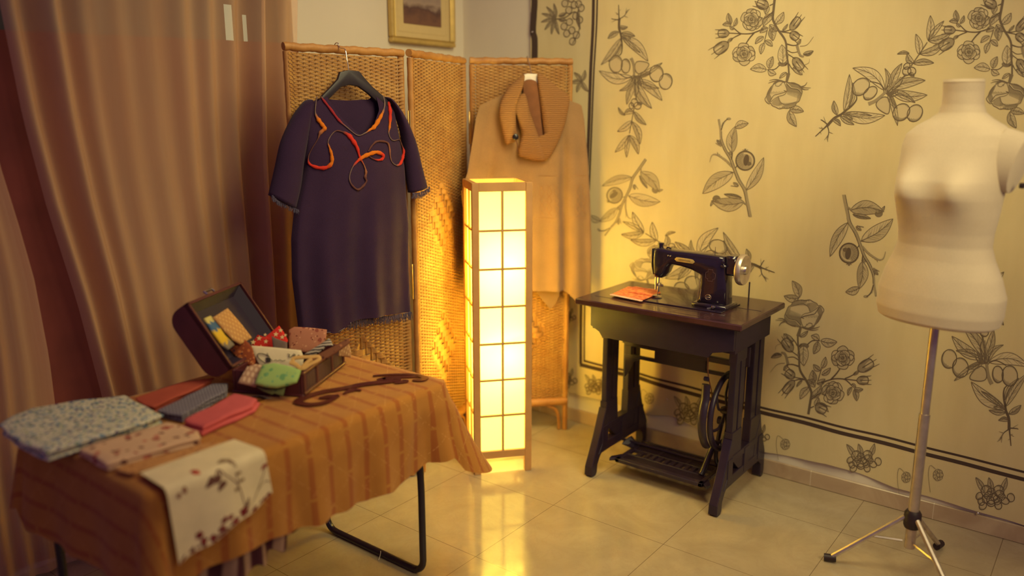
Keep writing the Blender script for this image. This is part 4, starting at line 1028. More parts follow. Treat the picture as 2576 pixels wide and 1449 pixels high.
b.tube(catmull([(q0.x, 1.175, .645), on_y(1781, 915, 1.175), on_y(1782, 945, 1.175), q1, (q1.x + .01, 1.175, q1.z - .05)], 6), .0026, 6); b.build('leather_belt', mat('brown_leather_cord', srgb(112, 66, 46), .6), sw)

# ------------------------------------------------------------------ sewing machine head
M_BLK = mat('black_enamel', srgb(34, 24, 42), .18, var=.05, coat=.5)
M_CHROME = mat('worn_nickel', (.62, .57, .52, 1), .28, 1, var=.1)
XM = 2.80
sm = thing('sewing_machine', (2.80, 1.30, ZT_), 'vintage black sewing machine head with a pale handwheel on the treadle table', 'sewing machine')
def rounded_body(b, outline, x0, x1, rr=.014):
    """side silhouette in the y-z plane with rounded front and back edges"""
    b.prism([(x1, y, z) for y, z in outline], (x0 - x1, 0, 0), rr)
def sil(px): return [(p.y, p.z) for p in [on_x(x, y, XM) for x, y in px]]
b = MB()
arm = sil([(1662, 622), (1680, 625), (1720, 630), (1768, 636), (1815, 641), (1828, 636), (1829, 660), (1826, 700), (1824, 735), (1824, 770)]) 
base_y0, base_y1 = 1.135, 1.262
body = [(1.405, .9685)] + [(p[0], p[1]) for p in sil([(1700, 629), (1740, 633), (1790, 639), (1812, 642)])] + [(1.158, .962), (1.150, .93), (1.143, .85), (1.140, ZT_ + .016), (1.258, ZT_ + .016), (1.252, .80), (1.247, .86), (1.246, .885)] + sil([(1745, 676), (1720, 668), (1698, 663), (1692, 664), (1686, 670), (1680, 685), (1670, 697)]) + [(1.437, .852), (1.446, .87), (1.450, .92), (1.446, .962), (1.43, .969)]
rounded_body(b, body, 2.768, 2.842, .012)
b.box((2.752, 1.130, ZT_), (2.862, 1.270, ZT_ + .018), .005)
b.build('arm_and_pillar', M_BLK, sm, angle=50)
b = MB(); b.box((2.715, 1.132, ZT_), (2.895, 1.515, ZT_ + .004), .0015); b.build('bed_plate', M_BLK, sm, angle=30)
b = MB()   # face plate, thread tension, top cap
b.prism([(2.770, 1.452, .965), (2.840, 1.452, .965), (2.838, 1.452, .90), (2.832, 1.446, .862), (2.778, 1.446, .862), (2.772, 1.452, .90)], (0, .003, 0), .001); b.build('face_plate', M_CHROME, sm)
b = MB(); b.lathe([(.010, 0), (.010, .012), (.012, .013), (.012, .020), (.009, .021), (.0005, .021)], (2.805, 1.432, .966), 14); b.tube([(2.79, 1.40, .968), (2.79, 1.395, .974), (2.79, 1.388, .972), (2.79, 1.38, .970)], .003, 6); b.build('presser_screw', M_BLK, sm)
b = MB(); b.tube([(2.805, 1.436, .86), (2.805, 1.436, .79)], .0042, 8); b.tube([(2.79, 1.440, .86), (2.79, 1.440, .80)], .0036, 8); b.box((2.796, 1.428, .812), (2.816, 1.442, .826), .002); b.lathe([(.0005, 0), (.005, .002), (.005, .010), (.0005, .012)], (2.80, 1.424, .818), 8, (0, -1, 0)); b.build('needle_bar', M_CHROME, sm)
b = MB(); b.prism([(2.785, 1.452, ZT_ + .010), (2.815, 1.452, ZT_ + .010), (2.812, 1.420, ZT_ + .007), (2.790, 1.420, ZT_ + .007)], (0, 0, .003), .001); b.tube([(2.80, 1.436, .795), (2.80, 1.436, ZT_ + .012)], .0022, 6); b.build('presser_foot', M_CHROME, sm)
hwc = Vector((2.805, 1.098, .918)); b = MB()
b.lathe([(.010, -.010), (.040, -.008), (.047, -.012), (.0545, -.012), (.0575, -.006), (.0575, .004), (.0545, .010), (.047, .011), (.043, .004), (.020, .002), (.017, .012), (.0005, .013)][::-1], hwc, 40, (0, 1, 0)); b.build('handwheel', mat('brushed_nickel_wheel', (.70, .60, .50, 1), .38, .85), sm, angle=40)
b = MB(); b.lathe([(.0005, -.020), (.016, -.019), (.018, -.012), (.018, -.008)], hwc, 20, (0, 1, 0)); b.build('wheel_hub', M_CHROME, sm)
b = MB(); b.box((2.772, 1.108, .895), (2.838, 1.152, .968), .008); b.lathe([(.020, 0), (.020, .03)], (2.805, 1.10, .918), 18, (0, 1, 0)); b.box((2.757, 1.142, .925), (2.772, 1.165, .935), .003); b.lathe([(.0005, 0), (.006, .002), (.006, .010), (.0005, .012)], (2.768, 1.155, .945), 10, (-1, 0, 0)); b.build('bobbin_winder', M_BLK, sm, angle=40)
b = MB(); q = on_x(1796, 640, XM); b.tube([(2.81, q.y, q.z - .004), (2.81, q.y, q.z + .027)], .0013, 6); b.build('spool_pin', M_STEEL, sm)
xf = 2.7672
b = MB()   # gilt name plate with pointed ends
pl_ = [(p.y, p.z) for p in [on_x(x, y, xf) for x, y in ((1697, 652), (1702, 647), (1709, 647.5), (1739, 652), (1744, 654), (1748, 659), (1743, 663.5), (1738, 663), (1709, 658.5), (1702, 657.5))]]
b.prism([(xf, y, z) for y, z in pl_], (-.0012, 0, 0), .0004); plate = b.build('name_plate', M_GOLD, sm)
fc = bpy.data.curves.new('lettering', 'FONT'); fc.body = 'HEXAGON'; fc.size = .0085; fc.align_x = 'CENTER'; fc.align_y = 'CENTER'; fc.extrude = .0002; fc.space_character = 1.25
fo = bpy.data.objects.new('lettering_curve', fc); COL.objects.link(fo); bpy.context.view_layer.update()
me = bpy.data.meshes.new_from_object(fo.evaluated_get(bpy.context.evaluated_depsgraph_get())); bpy.data.objects.remove(fo)
cc = on_x(1721.5, 655, xf); dd = on_x(1739, 657.5, xf) - on_x(1704, 652.5, xf); dd.normalize(); uu = Vector((-1, 0, 0)).cross(dd); 
ML_ = Matrix(((dd.x, uu.x, -1, xf - .0014), (dd.y, uu.y, 0, cc.y), (dd.z, uu.z, 0, cc.z), (0, 0, 0, 1)))
me.transform(Matrix.Translation(-ORG[sm.name]) @ ML_); me.materials.clear(); me.materials.append(mat('dark_stamped_letters', srgb(70, 44, 30), .6))
lo_ = bpy.data.objects.new('lettering', me); COL.objects.link(lo_); lo_.parent = plate; ORG[lo_.name] = ORG[sm.name]
b = MB(); q = on_x(1781, 748, xf)
b.tube([(xf + .001, q.y + .0115 * math.cos(a), q.z + .0095 * math.sin(a)) for a in [2 * PI * i / 24 for i in range(24)]], .0016, 6, True); b.tube([(xf + .0015, q.y + .0075 * math.cos(a), q.z + .005 * math.sin(a)) for a in [2 * PI * i / 20 for i in range(20)]], .001, 5, True); b.box((xf - .001, q.y - .007, q.z - .0015), (xf + .002, q.y + .007, q.z + .0015), .0005); b.build('oval_badge', M_CHROME, sm)
b = MB(); q = on_x(1787, 693, xf)
em_ = [(-.018, .010), (-.010, .012), (-.009, .022), (.009, .022), (.010, .012), (.018, .010), (.020, 0), (.018, -.012), (.010, -.014), (.009, -.022), (-.009, -.022), (-.010, -.014), (-.018, -.012), (-.020, 0)]
b.tube([(xf + .0008, q.y + y, q.z + z) for y, z in em_], .0009, 5, True); b.build('scroll_badge', mat('faded_gilt_transfer', srgb(92, 66, 74), .5), sm)
b = MB(); q = on_x(1796, 772, 2.755); b.lathe([(.0005, .012), (.006, .010), (.0075, .004), (.006, 0)], (2.752, q.y, ZT_ + .012), 12, (-1, 0, 0)); b.tube([(2.746, q.y + .008, ZT_ + .008), (2.744, q.y + .022, ZT_ + .005)], .002, 6); b.build('stitch_knob', M_CHROME, sm)
for y, z in ((on_x(1681, 643, xf).y, on_x(1681, 643, xf).z), (on_x(1687, 644, xf).y, on_x(1687, 644, xf).z)):
    b = MB(); b.lathe([(.0005, .003), (.0022, .002), (.0026, 0)], (xf, y, z), 10, (-1, 0, 0)); b.build('screw', M_CHROME, sm)
b = MB(); b.tube([(2.7675, 1.2495, .80), (2.7675, 1.2445, .875)], .0013, 6); b.tube([(2.766, 1.240, .79), (2.766, 1.240, .835)], .0010, 6); b.build('pillar_highlight', M_CHROME, sm)  # thin bright rods standing in for the highlight along the pillar edge
q = on_z(1858, 735, ZT_ + .001)
rp = thing('machine_rod', (2.93, q.y, ZT_), 'thin upright black rod on the tabletop behind the handwheel', 'rod')
b = MB(); b.tube([(2.93, 1.115, ZT_), (2.93, 1.115, ZT_ + .085)], .003, 8); b.build('rod', M_IRON, rp)
# orange cloth with a zigzag edge under the needle
t = NT('orange_printed_cotton'); n1 = t.noise(70, 3); t.base(t.ramp(n1, [(.4, srgb(210, 96, 60)), (.6, srgb(236, 150, 84))])); t.set(Roughness=.9); M_ORANGE = t.mat
b = MB()
co_ = [on_z(x, y, ZT_ + .006) for x, y in ((1537, 742), (1614, 757), (1662, 738), (1655, 730), (1580, 722))]
b.prism(co_, (0, 0, .003), .001)
co2 = [on_z(x, y, ZT_ + .0095) for x, y in ((1568, 733), (1640, 745), (1660, 734), (1600, 722), (1582, 724))]
b.prism(co2, (0, 0, .003), .001); fa = b.build('body', M_ORANGE)
fp = thing('sewn_cloth_piece', (2.72, 1.50, ZT_ + .005), 'small orange cloth with a pale scalloped edge held under the needle', 'fabric')
fa.parent = fp; fa.location = Vector(fa.location) - Vector(fp.location); fa.name = 'cloth'
b = MB(); A_, B_ = on_z(1537, 741, ZT_ + .010), on_z(1614, 757, ZT_ + .010)
for i in range(16):
    p = A_.lerp(B_, (i + .5) / 16); b.tube([p + Vector((.007 * math.cos(a), .007 * math.sin(a), 0)) for a in [2 * PI * k / 10 for k in range(10)]], .0016, 5, True)
b.build('scalloped_edge', mat('pale_pink_lace', srgb(236, 190, 160), .9), fp)

# ------------------------------------------------------------------ dress form on a tripod
M_JERSEY = knit('white_jersey', srgb(186, 170, 146), srgb(196, 180, 156), 500, .1, .2)
M_ALU = mat('satin_aluminium', (.60, .52, .44, 1), .35, .8)
M_BLK2 = mat('dark_plastic', srgb(44, 28, 34), .5)
DF = Vector((2.665, .425, 0))
df = thing('dress_form', DF, 'white jersey dress form torso on a tripod stand at the right', 'dress form')
fwd = Vector((-.96, .276, 0)).normalized(); sd = Vector((fwd.y, -fwd.x, 0))   # sd: the torso's left-right axis
prof = [  # height, half width, half depth, forward shift
    (.862, .160, .112, -.004), (.870, .172, .122, -.004), (.90, .180, .126, -.004), (.955, .180, .125, -.006), (1.01, .164, .114, -.002), (1.06, .142, .102, .002), (1.10, .129, .098, .004), (1.14, .130, .102, .006), (1.19, .138, .110, .010), (1.24, .143, .116, .012), (1.29, .146, .116, .008), (1.34, .150, .108, .0), (1.385, .154, .096, -.006), (1.42, .148, .084, -.010), (1.445, .120, .074, -.012), (1.465, .084, .064, -.014), (1.482, .062, .056, -.014), (1.505, .054, .052, -.012), (1.54, .052, .051, -.008), (1.565, .053, .052, -.004)]
b = MB(); R_ = []
NS_ = 48
hs = [p[0] for p in prof]
def pv(z, k): return interp(z, [(p[0], p[k]) for p in prof])
Zs = sorted(set(hs + [lerp(.862, 1.565, i / 60) for i in range(61)]))
for z in Zs:
    ring = []
    for k in range(NS_):
        th = 2 * PI * k / NS_; c_, s_ = math.cos(th), math.sin(th)
        x = math.copysign(abs(s_) ** .92, s_) * pv(z, 1); y = math.copysign(abs(c_) ** .92, c_) * pv(z, 2) + pv(z, 3)
        if c_ > 0:
            for sx in (-1, 1): y += .040 * math.exp(-((x - sx * .075) / .044) ** 2 - ((z - 1.265) / .055) ** 2)
        else: y -= .018 * math.exp(-((abs(x) - .07) / .06) ** 2 - ((z - .93) / .06) ** 2)
        ring.append(DF + fwd * y + sd * x + Vector((0, 0, z)))
    R_.append(ring)
b.loft(R_, True, True); b.build('torso', M_JERSEY, df, angle=70)
b = MB()
for s in (-1,):
    c_ = DF + sd * (s * .160) + Vector((0, 0, 1.345)) + fwd * -.004
    ax = (sd * s * .95 + Vector((0, 0, -.22))).normalized()
    u_ = fwd; w_ = ax.cross(u_)
    b.loft([[c_ + ax * h + (u_ * math.cos(2 * PI * k / 24) * .052 * r + w_ * math.sin(2 * PI * k / 24) * .084 * r) for k in range(24)] for h, r in ((-.045, 1.04), (.006, 1.0), (.016, .98), (.018, .9))], True, True)
b.build('arm_plate', M_JERSEY, df, angle=40)
b = MB(); c_ = DF - sd * .182 + Vector((0, 0, 1.285)); b.lathe([(.0005, 0), (.008, .002), (.008, .012), (.0005, .014)], c_, 12, -sd); b.build('knob', M_BLK2, df)
b = MB(); b.lathe([(.050, 0), (.054, .004), (.052, .012), (.0005, .014)], DF + Vector((0, 0, 1.563)) + fwd * -.004, 24); b.build('neck_cap', M_JERSEY, df)
b = MB(); b.tube([DF + Vector((0, 0, .26)), DF + Vector((0, 0, .87))], .0135, 14); b.tube([DF + Vector((0, 0, .10)), DF + Vector((0, 0, .56))], .0165, 14); b.build('pole', M_ALU, df)
b = MB(); b.lathe([(.010, .0), (.024, .026), (.020, .036)], DF + Vector((0, 0, .830)), 12); b.build('pole_socket', M_BLK2, df); b = MB(); b.lathe([(.022, 0), (.026, .01), (.026, .05), (.020, .06)], DF + Vector((0, 0, .17)), 16); b.lathe([(.020, 0), (.020, .03)], DF + Vector((0, 0, .30)), 16) if False else None; b.build('tripod_hub', M_BLK2, df)
for a, L_ in ((108, .235), (228, .25), (-12, .25)):
    d = Vector((math.cos(math.radians(a)), math.sin(math.radians(a)), 0))
    b = MB(); h = DF + d * .022 + Vector((0, 0, .205)); f_ = DF + d * L_ + Vector((0, 0, .014))
    b.tube([h, h.lerp(f_, .5), f_], .0085, 8); b.tube([DF + d * .022 + Vector((0, 0, .12)), h.lerp(f_, .45)], .005, 6); lg = b.build('leg', M_ALU, df)
    b = MB(); b.tube([f_ + Vector((0, 0, .002)) - d * .02, f_ + d * .018], .0125, 10); b.build('rubber_foot', M_BLK2, lg)
# ------------------------------------------------------------------ work table with its cloth
TX0, TX1, TY0, TY1, TH = .775, 1.700, 1.575, 2.190, .682
wt = thing('work_table', ((TX0 + TX1) / 2, (TY0 + TY1) / 2, 0), 'folding work table on bent black tube legs under the ochre cloth', 'table')
b = MB(); b.box((TX0, TY0, TH - .022), (TX1, TY1, TH), .004); b.build('tabletop', mat('table_board', srgb(96, 66, 46), .6), wt)
M_TUBE = mat('black_steel_tube', srgb(34, 22, 40), .3, var=.05, spec=.6)
for x in (1.690, .800):
    b = MB(); y0, y1 = 1.672, 2.150; rr = .045
    P = [(x - .004, y0 + .01, TH - .022), (x, y0, .30), (x, y0, rr + .012)] + [(x, y0 + rr - rr * math.cos(a), .012 + rr - rr * math.sin(a)) for a in (.3, .6, .9, 1.2, 1.5)] + [(x, lerp(y0 + rr + .01, y1 - rr - .01, i / 6), .012) for i in range(7)] + [(x, y1 - rr + rr * math.sin(a), .012 + rr - rr * math.cos(a)) for a in (.3, .6, .9, 1.2, 1.5)] + [(x, y1, .30), (x - .004, y1 - .01, TH - .022)]
    b.tube(P, .0115, 12); b.build('leg', M_TUBE, wt)
q = on_x(964, 1394, 1.69)
th_ = thing('loose_thread', (1.676, q.y, .012), 'short white thread caught on the black table leg', 'thread')
b = MB(); b.tube(catmull([(1.679, q.y, .028), (1.676, q.y - .003, .024), (1.672, q.y - .002, .010), (1.664, q.y - .004, .002)], 5), .0012, 5); b.build('strand', mat('white_thread', srgb(226, 210, 180), .9), th_)

# ochre cloth: striped across the table, cloth coordinates in the UV map
t = NT('ochre_striped_cotton'); uv = t.coord('UV'); s = t.sep(uv)
wob = t.math('MULTIPLY', t.math('SUBTRACT', t.noise(5, 2, co=uv), .5), .012)
st = t.math('ABSOLUTE', t.math('SUBTRACT', t.math('FRACT', t.math('DIVIDE', t.math('ADD', s[0], wob), .0635)), .5))
st = t.math('LESS_THAN', st, .125)
row = t.math('FLOOR', t.math('DIVIDE', t.math('ADD', s[0], wob), .0635))
da = t.math('FRACT', t.math('ADD', t.math('DIVIDE', s[1], .118), t.math('MULTIPLY', row, .37)))
dash = t.math('GREATER_THAN', t.math('ABSOLUTE', t.math('SUBTRACT', da, .5)), .035)
d1 = t.math('FRACT', t.math('DIVIDE', t.math('ADD', s[0], s[1]), .118)); d2 = t.math('FRACT', t.math('DIVIDE', t.math('SUBTRACT', s[0], s[1]), .118))
net = t.math('MAXIMUM', t.math('LESS_THAN', d1, .022), t.math('LESS_THAN', d2, .022))
net = t.math('MULTIPLY', net, t.math('GREATER_THAN', t.noise(150, 2, co=uv), .52))
c = t.ramp(t.noise(10, 4, co=uv), [(.3, srgb(172, 112, 48)), (.7, srgb(184, 125, 56))])
c = t.mix(t.math('MULTIPLY', t.math('MULTIPLY', st, dash), .55), c, srgb(150, 66, 34))
c = t.mix(t.math('MULTIPLY', net, .45), c, srgb(232, 176, 104))
t.base(c); t.set(Roughness=.92); t.bsdf.inputs['Specular IOR Level'].default_value = .12; t.bsdf.inputs['Sheen Weight'].default_value = .15
t.bump(t.noise(420, 2, co=uv), .25, .001); M_OCHRE = t.mat
CX0, CX1, CY0, CY1, CR, CT = .765, 1.712, 1.562, 2.200, .035, .690
def perim(n):
    """points, outward normals and corner blend around the rounded table edge, starting mid-left and running past the near edge"""
    out = []
    segs = [((CX0, (CY0 + CY1) / 2), (CX0, CY0 + CR)), 'c', ((CX0 + CR, CY0), (CX1 - CR, CY0)), 'c', ((CX1, CY0 + CR), (CX1, CY1 - CR)), 'c', ((CX1 - CR, CY1), (CX0 + CR, CY1)), 'c', ((CX0, CY1 - CR), (CX0, (CY0 + CY1) / 2))]
    cs = [(CX0 + CR, CY0 + CR, PI), (CX1 - CR, CY0 + CR, 1.5 * PI), (CX1 - CR, CY1 - CR, 0), (CX0 + CR, CY1 - CR, .5 * PI)]; ci = 0
    ns = [(-1, 0), (0, -1), (1, 0), (0, 1), (-1, 0)]; si = 0
    for g in segs:
        if g == 'c':
            x, y, a0 = cs[ci]; ci += 1
            for i in range(14):
                a = a0 + (i / 13) * PI / 2; out.append((x + CR * math.cos(a), y + CR * math.sin(a), math.cos(a), math.sin(a), math.sin(PI * i / 13)))
        else:
            (xa, ya), (xb_, yb_) = g; L = math.hypot(xb_ - xa, yb_ - ya); m = max(6, int(L / .012))
            for i in range(1, m):
                out.append((lerp(xa, xb_, i / m), lerp(ya, yb_, i / m), ns[si][0], ns[si][1], 0))
            si += 1
    return out
PR = perim(0); NP = len(PR)
def drop(x, y, nx, ny, k):
    if ny < -.999: base = interp(x, [(.76, .235), (.95, .215), (1.15, .235), (1.45, .25), (1.57, .232), (1.66, .215), (1.71, .25)])
    elif nx > .999: base = interp(y, [(1.56, .290), (1.60, .285), (1.68, .215), (1.9, .16), (2.2, .18)])
    elif nx < -.999: base = interp(y, [(1.56, .26), (1.7, .25), (2.2, .24)])
    elif nx > 0 and ny < 0: base = lerp(.250, .290, nx ** .7)
    elif nx < 0 and ny < 0: base = lerp(.235, .26, -nx)
    else: base = .2
    return base + .016 * k + .003 * math.sin(x * 70) + .003 * math.sin(y * 63)
b = MB(); rings = []; uvs = []
c0 = ((CX0 + CX1) / 2, (CY0 + CY1) / 2)
TOPN, SKN = 18, 16
for j in range(1, TOPN + 1):
    s_ = j / TOPN; R_ = []; U_ = []
    for x, y, nx, ny, k in PR:
        px_, py_ = lerp(c0[0], x, s_), lerp(c0[1], y, s_)
        R_.append((px_, py_, CT + .0012 * math.sin(px_ * 31 + 1) * math.sin(py_ * 27) - (.004 if j == TOPN else 0))); U_.append((px_, py_))
    rings.append(R_); uvs.append(U_)
for j in range(1, SKN + 1):
    t_ = j / SKN; R_ = []; U_ = []
    for i, (x, y, nx, ny, k) in enumerate(PR):
        D_ = drop(x, y, nx, ny, k); l = D_ * t_
        fl = .012 + .030 * k * t_ + t_ * (.010 * math.sin(x * 26 + y * 9) + .007 * math.sin(x * 55 + y * 31 + 1))
        if nx > 0 and ny < .1: fl += .120 * nx ** .8 * t_ ** 1.5 * (1 - min(1, max(0, y - CY0) / .22))
        if nx < -.3: fl += .02 * t_
        if ny < 0: fl += ny * ny * .035 * t_ * t_ * math.exp(-((x - 1.66) / .06) ** 2) - ny * ny * .02 * t_ * t_ * math.exp(-((x - 1.57) / .05) ** 2)
        fl = max(fl, .004)
        R_.append((x + nx * fl * min(1, t_ * 3 + .2), y + ny * fl * min(1, t_ * 3 + .2), CT - .006 - l))
        U_.append((x + nx * l, y + ny * l))
    rings.append(R_); uvs.append(U_)
ids = b.loft(rings, True, False)
for L, U_ in zip(ids, uvs):
    for i_, uv_ in zip(L, U_): b.uv[i_] = uv_
c_id = b.add((c0[0], c0[1], CT)); b.uv[c_id] = c0
for k in range(NP): b.face((c_id, ids[0][k], ids[0][(k + 1) % NP]))
tag(b.build('tablecloth', M_OCHRE, angle=180), 'ochre striped tablecloth draped over the folding work table', 'tablecloth')
# dark patterned under-cloth drooping below the hem
t = NT('plum_and_cream_stripe'); uv = t.coord('UV'); s = t.sep(uv)
t.base(t.ramp(t.math('FRACT', t.math('MULTIPLY', s[0], 7.3)), [(.0, srgb(78, 34, 40)), (.42, srgb(78, 34, 40)), (.5, srgb(176, 140, 112)), (.85, srgb(186, 150, 120)), (.95, srgb(90, 40, 44))])); t.set(Roughness=.95); M_PLUM = t.mat
b = MB()
def under(u, v):
    x = lerp(.84, 1.20, u); y = 1.60 + .012 * math.sin(u * 31) + .018 * math.sin(u * 12 + 1) + .03 * v * math.sin(u * 9)
    zlo = interp(u, [(0, .40), (.25, .375), (.45, .385), (.7, .395), (.85, .40), (.93, .425), (1, .455)])
    zhi = .655
    return (x, y, lerp(zhi, zlo + .008 * math.sin(u * 40), v))
b.grid(under, 90, 16, lambda u, v: (u + .06 * v, v))
tag(b.build('under_cloth', M_PLUM, angle=180), 'plum and cream striped cloth drooping below the hem of the ochre tablecloth', 'cloth')

# ------------------------------------------------------------------ folded fabrics on the table
def floral(name, base_, cols, scale, thr=.33, rough=.92, cs=None):
    t = NT(name); co = t.coord('Object'); c = base_
    for i, (q, sc, th) in enumerate(cols):
        v = t.n('ShaderNodeTexVoronoi'); v.feature = 'F1'; mp_ = t.n('ShaderNodeMapping'); t.t.links.new(co, mp_.inputs[0]); mp_.inputs['Location'].default_value = (i * 3.1, i * 1.7, i * .9)
        nz = t.n('ShaderNodeTexNoise'); t.t.links.new(mp_.outputs[0], nz.inputs['Vector']); nz.inputs['Scale'].default_value = sc * 1.6
        ad = t.n('ShaderNodeVectorMath', operation='MULTIPLY_ADD'); t.t.links.new(nz.outputs['Color'], ad.inputs[0]); ad.inputs[1].default_value = (.5 / sc,) * 3; t.t.links.new(mp_.outputs[0], ad.inputs[2])
        t.t.links.new(ad.outputs[0], v.inputs['Vector']); v.inputs['Scale'].default_value = sc
        c = t.mix(t.math('LESS_THAN', v.outputs['Distance'], th), c, q)
    t.base(c); t.set(Roughness=rough); t.bsdf.inputs['Specular IOR Level'].default_value = .12; t.bump(t.noise(500, 2), .15, .001); return t.mat
def dots(name, base_, dot, scale, th, ring=None):
    t = NT(name); co = t.coord('Object', (scale, scale, scale)); s = t.sep(co)
    r2 = t.math('FLOOR', s[1]); fx = t.math('SUBTRACT', t.math('FRACT', t.math('ADD', s[0], t.math('MULTIPLY', r2, .5))), .5); fy = t.math('SUBTRACT', t.math('FRACT', s[1]), .5)
    d = t.math('SQRT', t.math('ADD', t.math('MULTIPLY', fx, fx), t.math('MULTIPLY', fy, fy)))
    c = t.mix(t.math('LESS_THAN', d, th), base_, dot)
    if ring: c = t.mix(t.math('LESS_THAN', d, th * .55), c, ring)
    t.base(c); t.set(Roughness=.92); t.bsdf.inputs['Specular IOR Level'].default_value = .12; return t.mat
def plain(name, col): return mat(name, col, .92, var=.06, nscale=20, bump=.2, bscale=500, spec=.12)
def folded(name, label, px, h, m, z=CT + .002, layers=3, cat='fabric', grp='folded fabrics on the work table', pull=None):
    """a folded length of cloth: a few soft layers with rounded folds"""
    P = [on_z(x, y, z + h) for x, y in px]
    c = sum(P, Vector()) / len(P); base_ = Vector((c.x, c.y, z))
    tg = thing(name, base_, label, cat, grp)
    b = MB(); R = random.Random(len(label))
    P = [Vector(p) for p in catmull([tuple(p) for p in P], 3, True)] if False else P
    # densify the outline so that the rim can ripple
    Q = []
    for i in range(len(P)):
        a, d = P[i], P[(i + 1) % len(P)]; n = max(2, int((d - a).length / .012))
        for k in range(n): Q.append(a.lerp(d, k / n))
    lh = h / layers
    for L in range(layers):
        z0, z1 = z + L * lh, z + (L + 1) * lh - .0006; R_ = []
        off = R.uniform(-.003, .003)
        for f, ins in ((0, .006), (.2, .0015), (.5, 0), (.8, .0015), (1, .006)):
            ring = []
            for i, q in enumerate(Q):
                d = Vector((c.x - q.x, c.y - q.y, 0)); d.normalize()
                w = .0018 * math.sin(i * .7 + L * 2) + off
                ring.append(Vector((q.x, q.y, 0)) + d * (ins + .004 * (L % 2) + w) + Vector((0, 0, lerp(z0, z1, f) + .0012 * math.sin(i * .35 + L))))
            R_.append(ring)
        for s_ in (.75, .45, .2): R_.append([Vector((lerp(c.x, q.x, s_), lerp(c.y, q.y, s_), z1 + .0012 * math.sin(i * .5 * s_ + s_ * 9 + L))) for i, q in enumerate(Q)])
        b.loft(R_, True, True)
    b.build('folded_layers', m, tg, angle=50); return tg
M_BLUEF = floral('blue_floral_cotton', srgb(206, 200, 176), [(srgb(128, 150, 164), 52, .36), (srgb(104, 96, 128), 66, .30), (srgb(160, 172, 120), 80, .26), (srgb(232, 224, 200), 95, .26), (srgb(70, 126, 140), 105, .2)], 40)
folded('folded_fabric', 'large blue and cream floral cloth folded flat at the left end of the table', [(0, 1068), (28, 1044), (78, 1025), (184, 1008), (313, 992), (357, 1018), (408, 1040), (360, 1062), (279, 1087), (162, 1120), (117, 1134), (50, 1108)], .030, M_BLUEF, layers=3)
folded('folded_fabric', 'brick red folded cloth lying behind the grey-blue one', [(341, 1000), (400, 976), (458, 960), (538, 950), (512, 966), (388, 1022), (360, 1016)], .022, plain('brick_red_cotton', srgb(176, 84, 66)))
folded('folded_fabric', 'grey-blue folded cloth with a small pale lattice print', [(396, 1031), (470, 992), (536, 964), (574, 962), (570, 980), (458, 1043)], .024, dots('grey_blue_lattice', srgb(112, 104, 116), srgb(160, 152, 154), 110, .24))
folded('folded_fabric', 'plain pink folded cloth in front of the open case', [(458, 1056), (520, 1022), (592, 986), (650, 1000), (640, 1016), (508, 1074)], .026, plain('pink_cotton', srgb(206, 96, 96)), layers=2)
M_ROSEF = floral('rose_print_linen', srgb(214, 176, 140), [(srgb(170, 96, 80), 22, .26), (srgb(120, 76, 66), 30, .2), (srgb(196, 110, 92), 26, .17)], 20)
folded('folded_fabric', 'folded beige linen with dusky rose print beside the blue floral cloth', [(195, 1129), (300, 1092), (424, 1059), (502, 1080), (505, 1098), (390, 1132), (268, 1165)], .022, M_ROSEF, layers=2)
M_STAMP = floral('ochre_stamped_linen', srgb(196, 142, 88), [(srgb(146, 92, 60), 40, .2), (srgb(166, 110, 72), 55, .22)], 30)
folded('folded_fabric', 'tan stamped linen folded under the cream flower runner', [(285, 1178), (400, 1142), (519, 1112), (560, 1112), (520, 1130), (400, 1170), (330, 1192)], .010, M_STAMP, layers=2)
# cream runner with painted flowers, hanging over the near edge
M_RUN = [plain('cream_runner_cotton', srgb(232, 214, 170)), col_mat('runner_print', .92, 0)]
rn = thing('table_runner', (.92, 1.56, .70), 'cream cloth with dark red flowers hanging over the near edge of the table', 'runner')
b = MB()
e0 = on_z(378, 1216, .70); e1 = on_z(640, 1126, .70)
def runner(u, v):
    x = lerp(e0.x + .004, e1.x, u)
    yt = 1.655; zt_ = .704; yb = CY0 - .020
    # v: 0 on the table, .3 edge, 1 hem
    hemz = lerp(.520, .590, u) + .004 * math.sin(u * 14)
    if v < .3: return (x + .010 * (1 - v / .3) * (.5 - u), lerp(yt, CY0, v / .3), zt_)
    s_ = (v - .3) / .7
    a = min(1, s_ / .14) * PI / 2
    y = CY0 - .024 * math.sin(a) - .010 * s_ + .006 * s_ * math.sin(u * 7 + 1); z = zt_ - .012 * (1 - math.cos(a)) - max(0, s_ - .08) / .92 * (zt_ - .012 - hemz)
    return (x + .010 * s_, y, z)
b.grid(runner, 40, 40)
def rp(u, v, lay=1):
    p = Vector(runner(u, v)); e = Vector(runner(min(1, u + .01), v)) - Vector(runner(max(0, u - .01), v)); f = Vector(runner(u, min(1, v + .01))) - Vector(runner(u, max(0, v - .01))); n = f.cross(e); n.normalize()
    if n.y > 0: n = -n
    return p + n * (.0006 + .0003 * lay)
def rpoly(c, pts, col, lay=1):
    i0 = b.add(rp(*c, lay), col); ids = [b.add(rp(u, v, lay), col) for u, v in pts]
    for k in range(len(ids)): b.face((i0, ids[k], ids[(k + 1) % len(ids)]), 1)
def rleaf(c, L, w, a, col, lay=1):
    ca, sa = math.cos(a), math.sin(a); pts = []
    for k in range(16):
        th = 2 * PI * k / 16; x, y = L * math.cos(th), w * math.sin(th) * (1 - .5 * math.cos(th)); pts.append((max(0.002, min(.998, c[0] + x * ca - y * sa)), max(.01, min(.995, c[1] + (x * sa + y * ca) * .9))))
    rpoly((max(.01, min(.99, c[0])), c[1]), pts, col, lay)
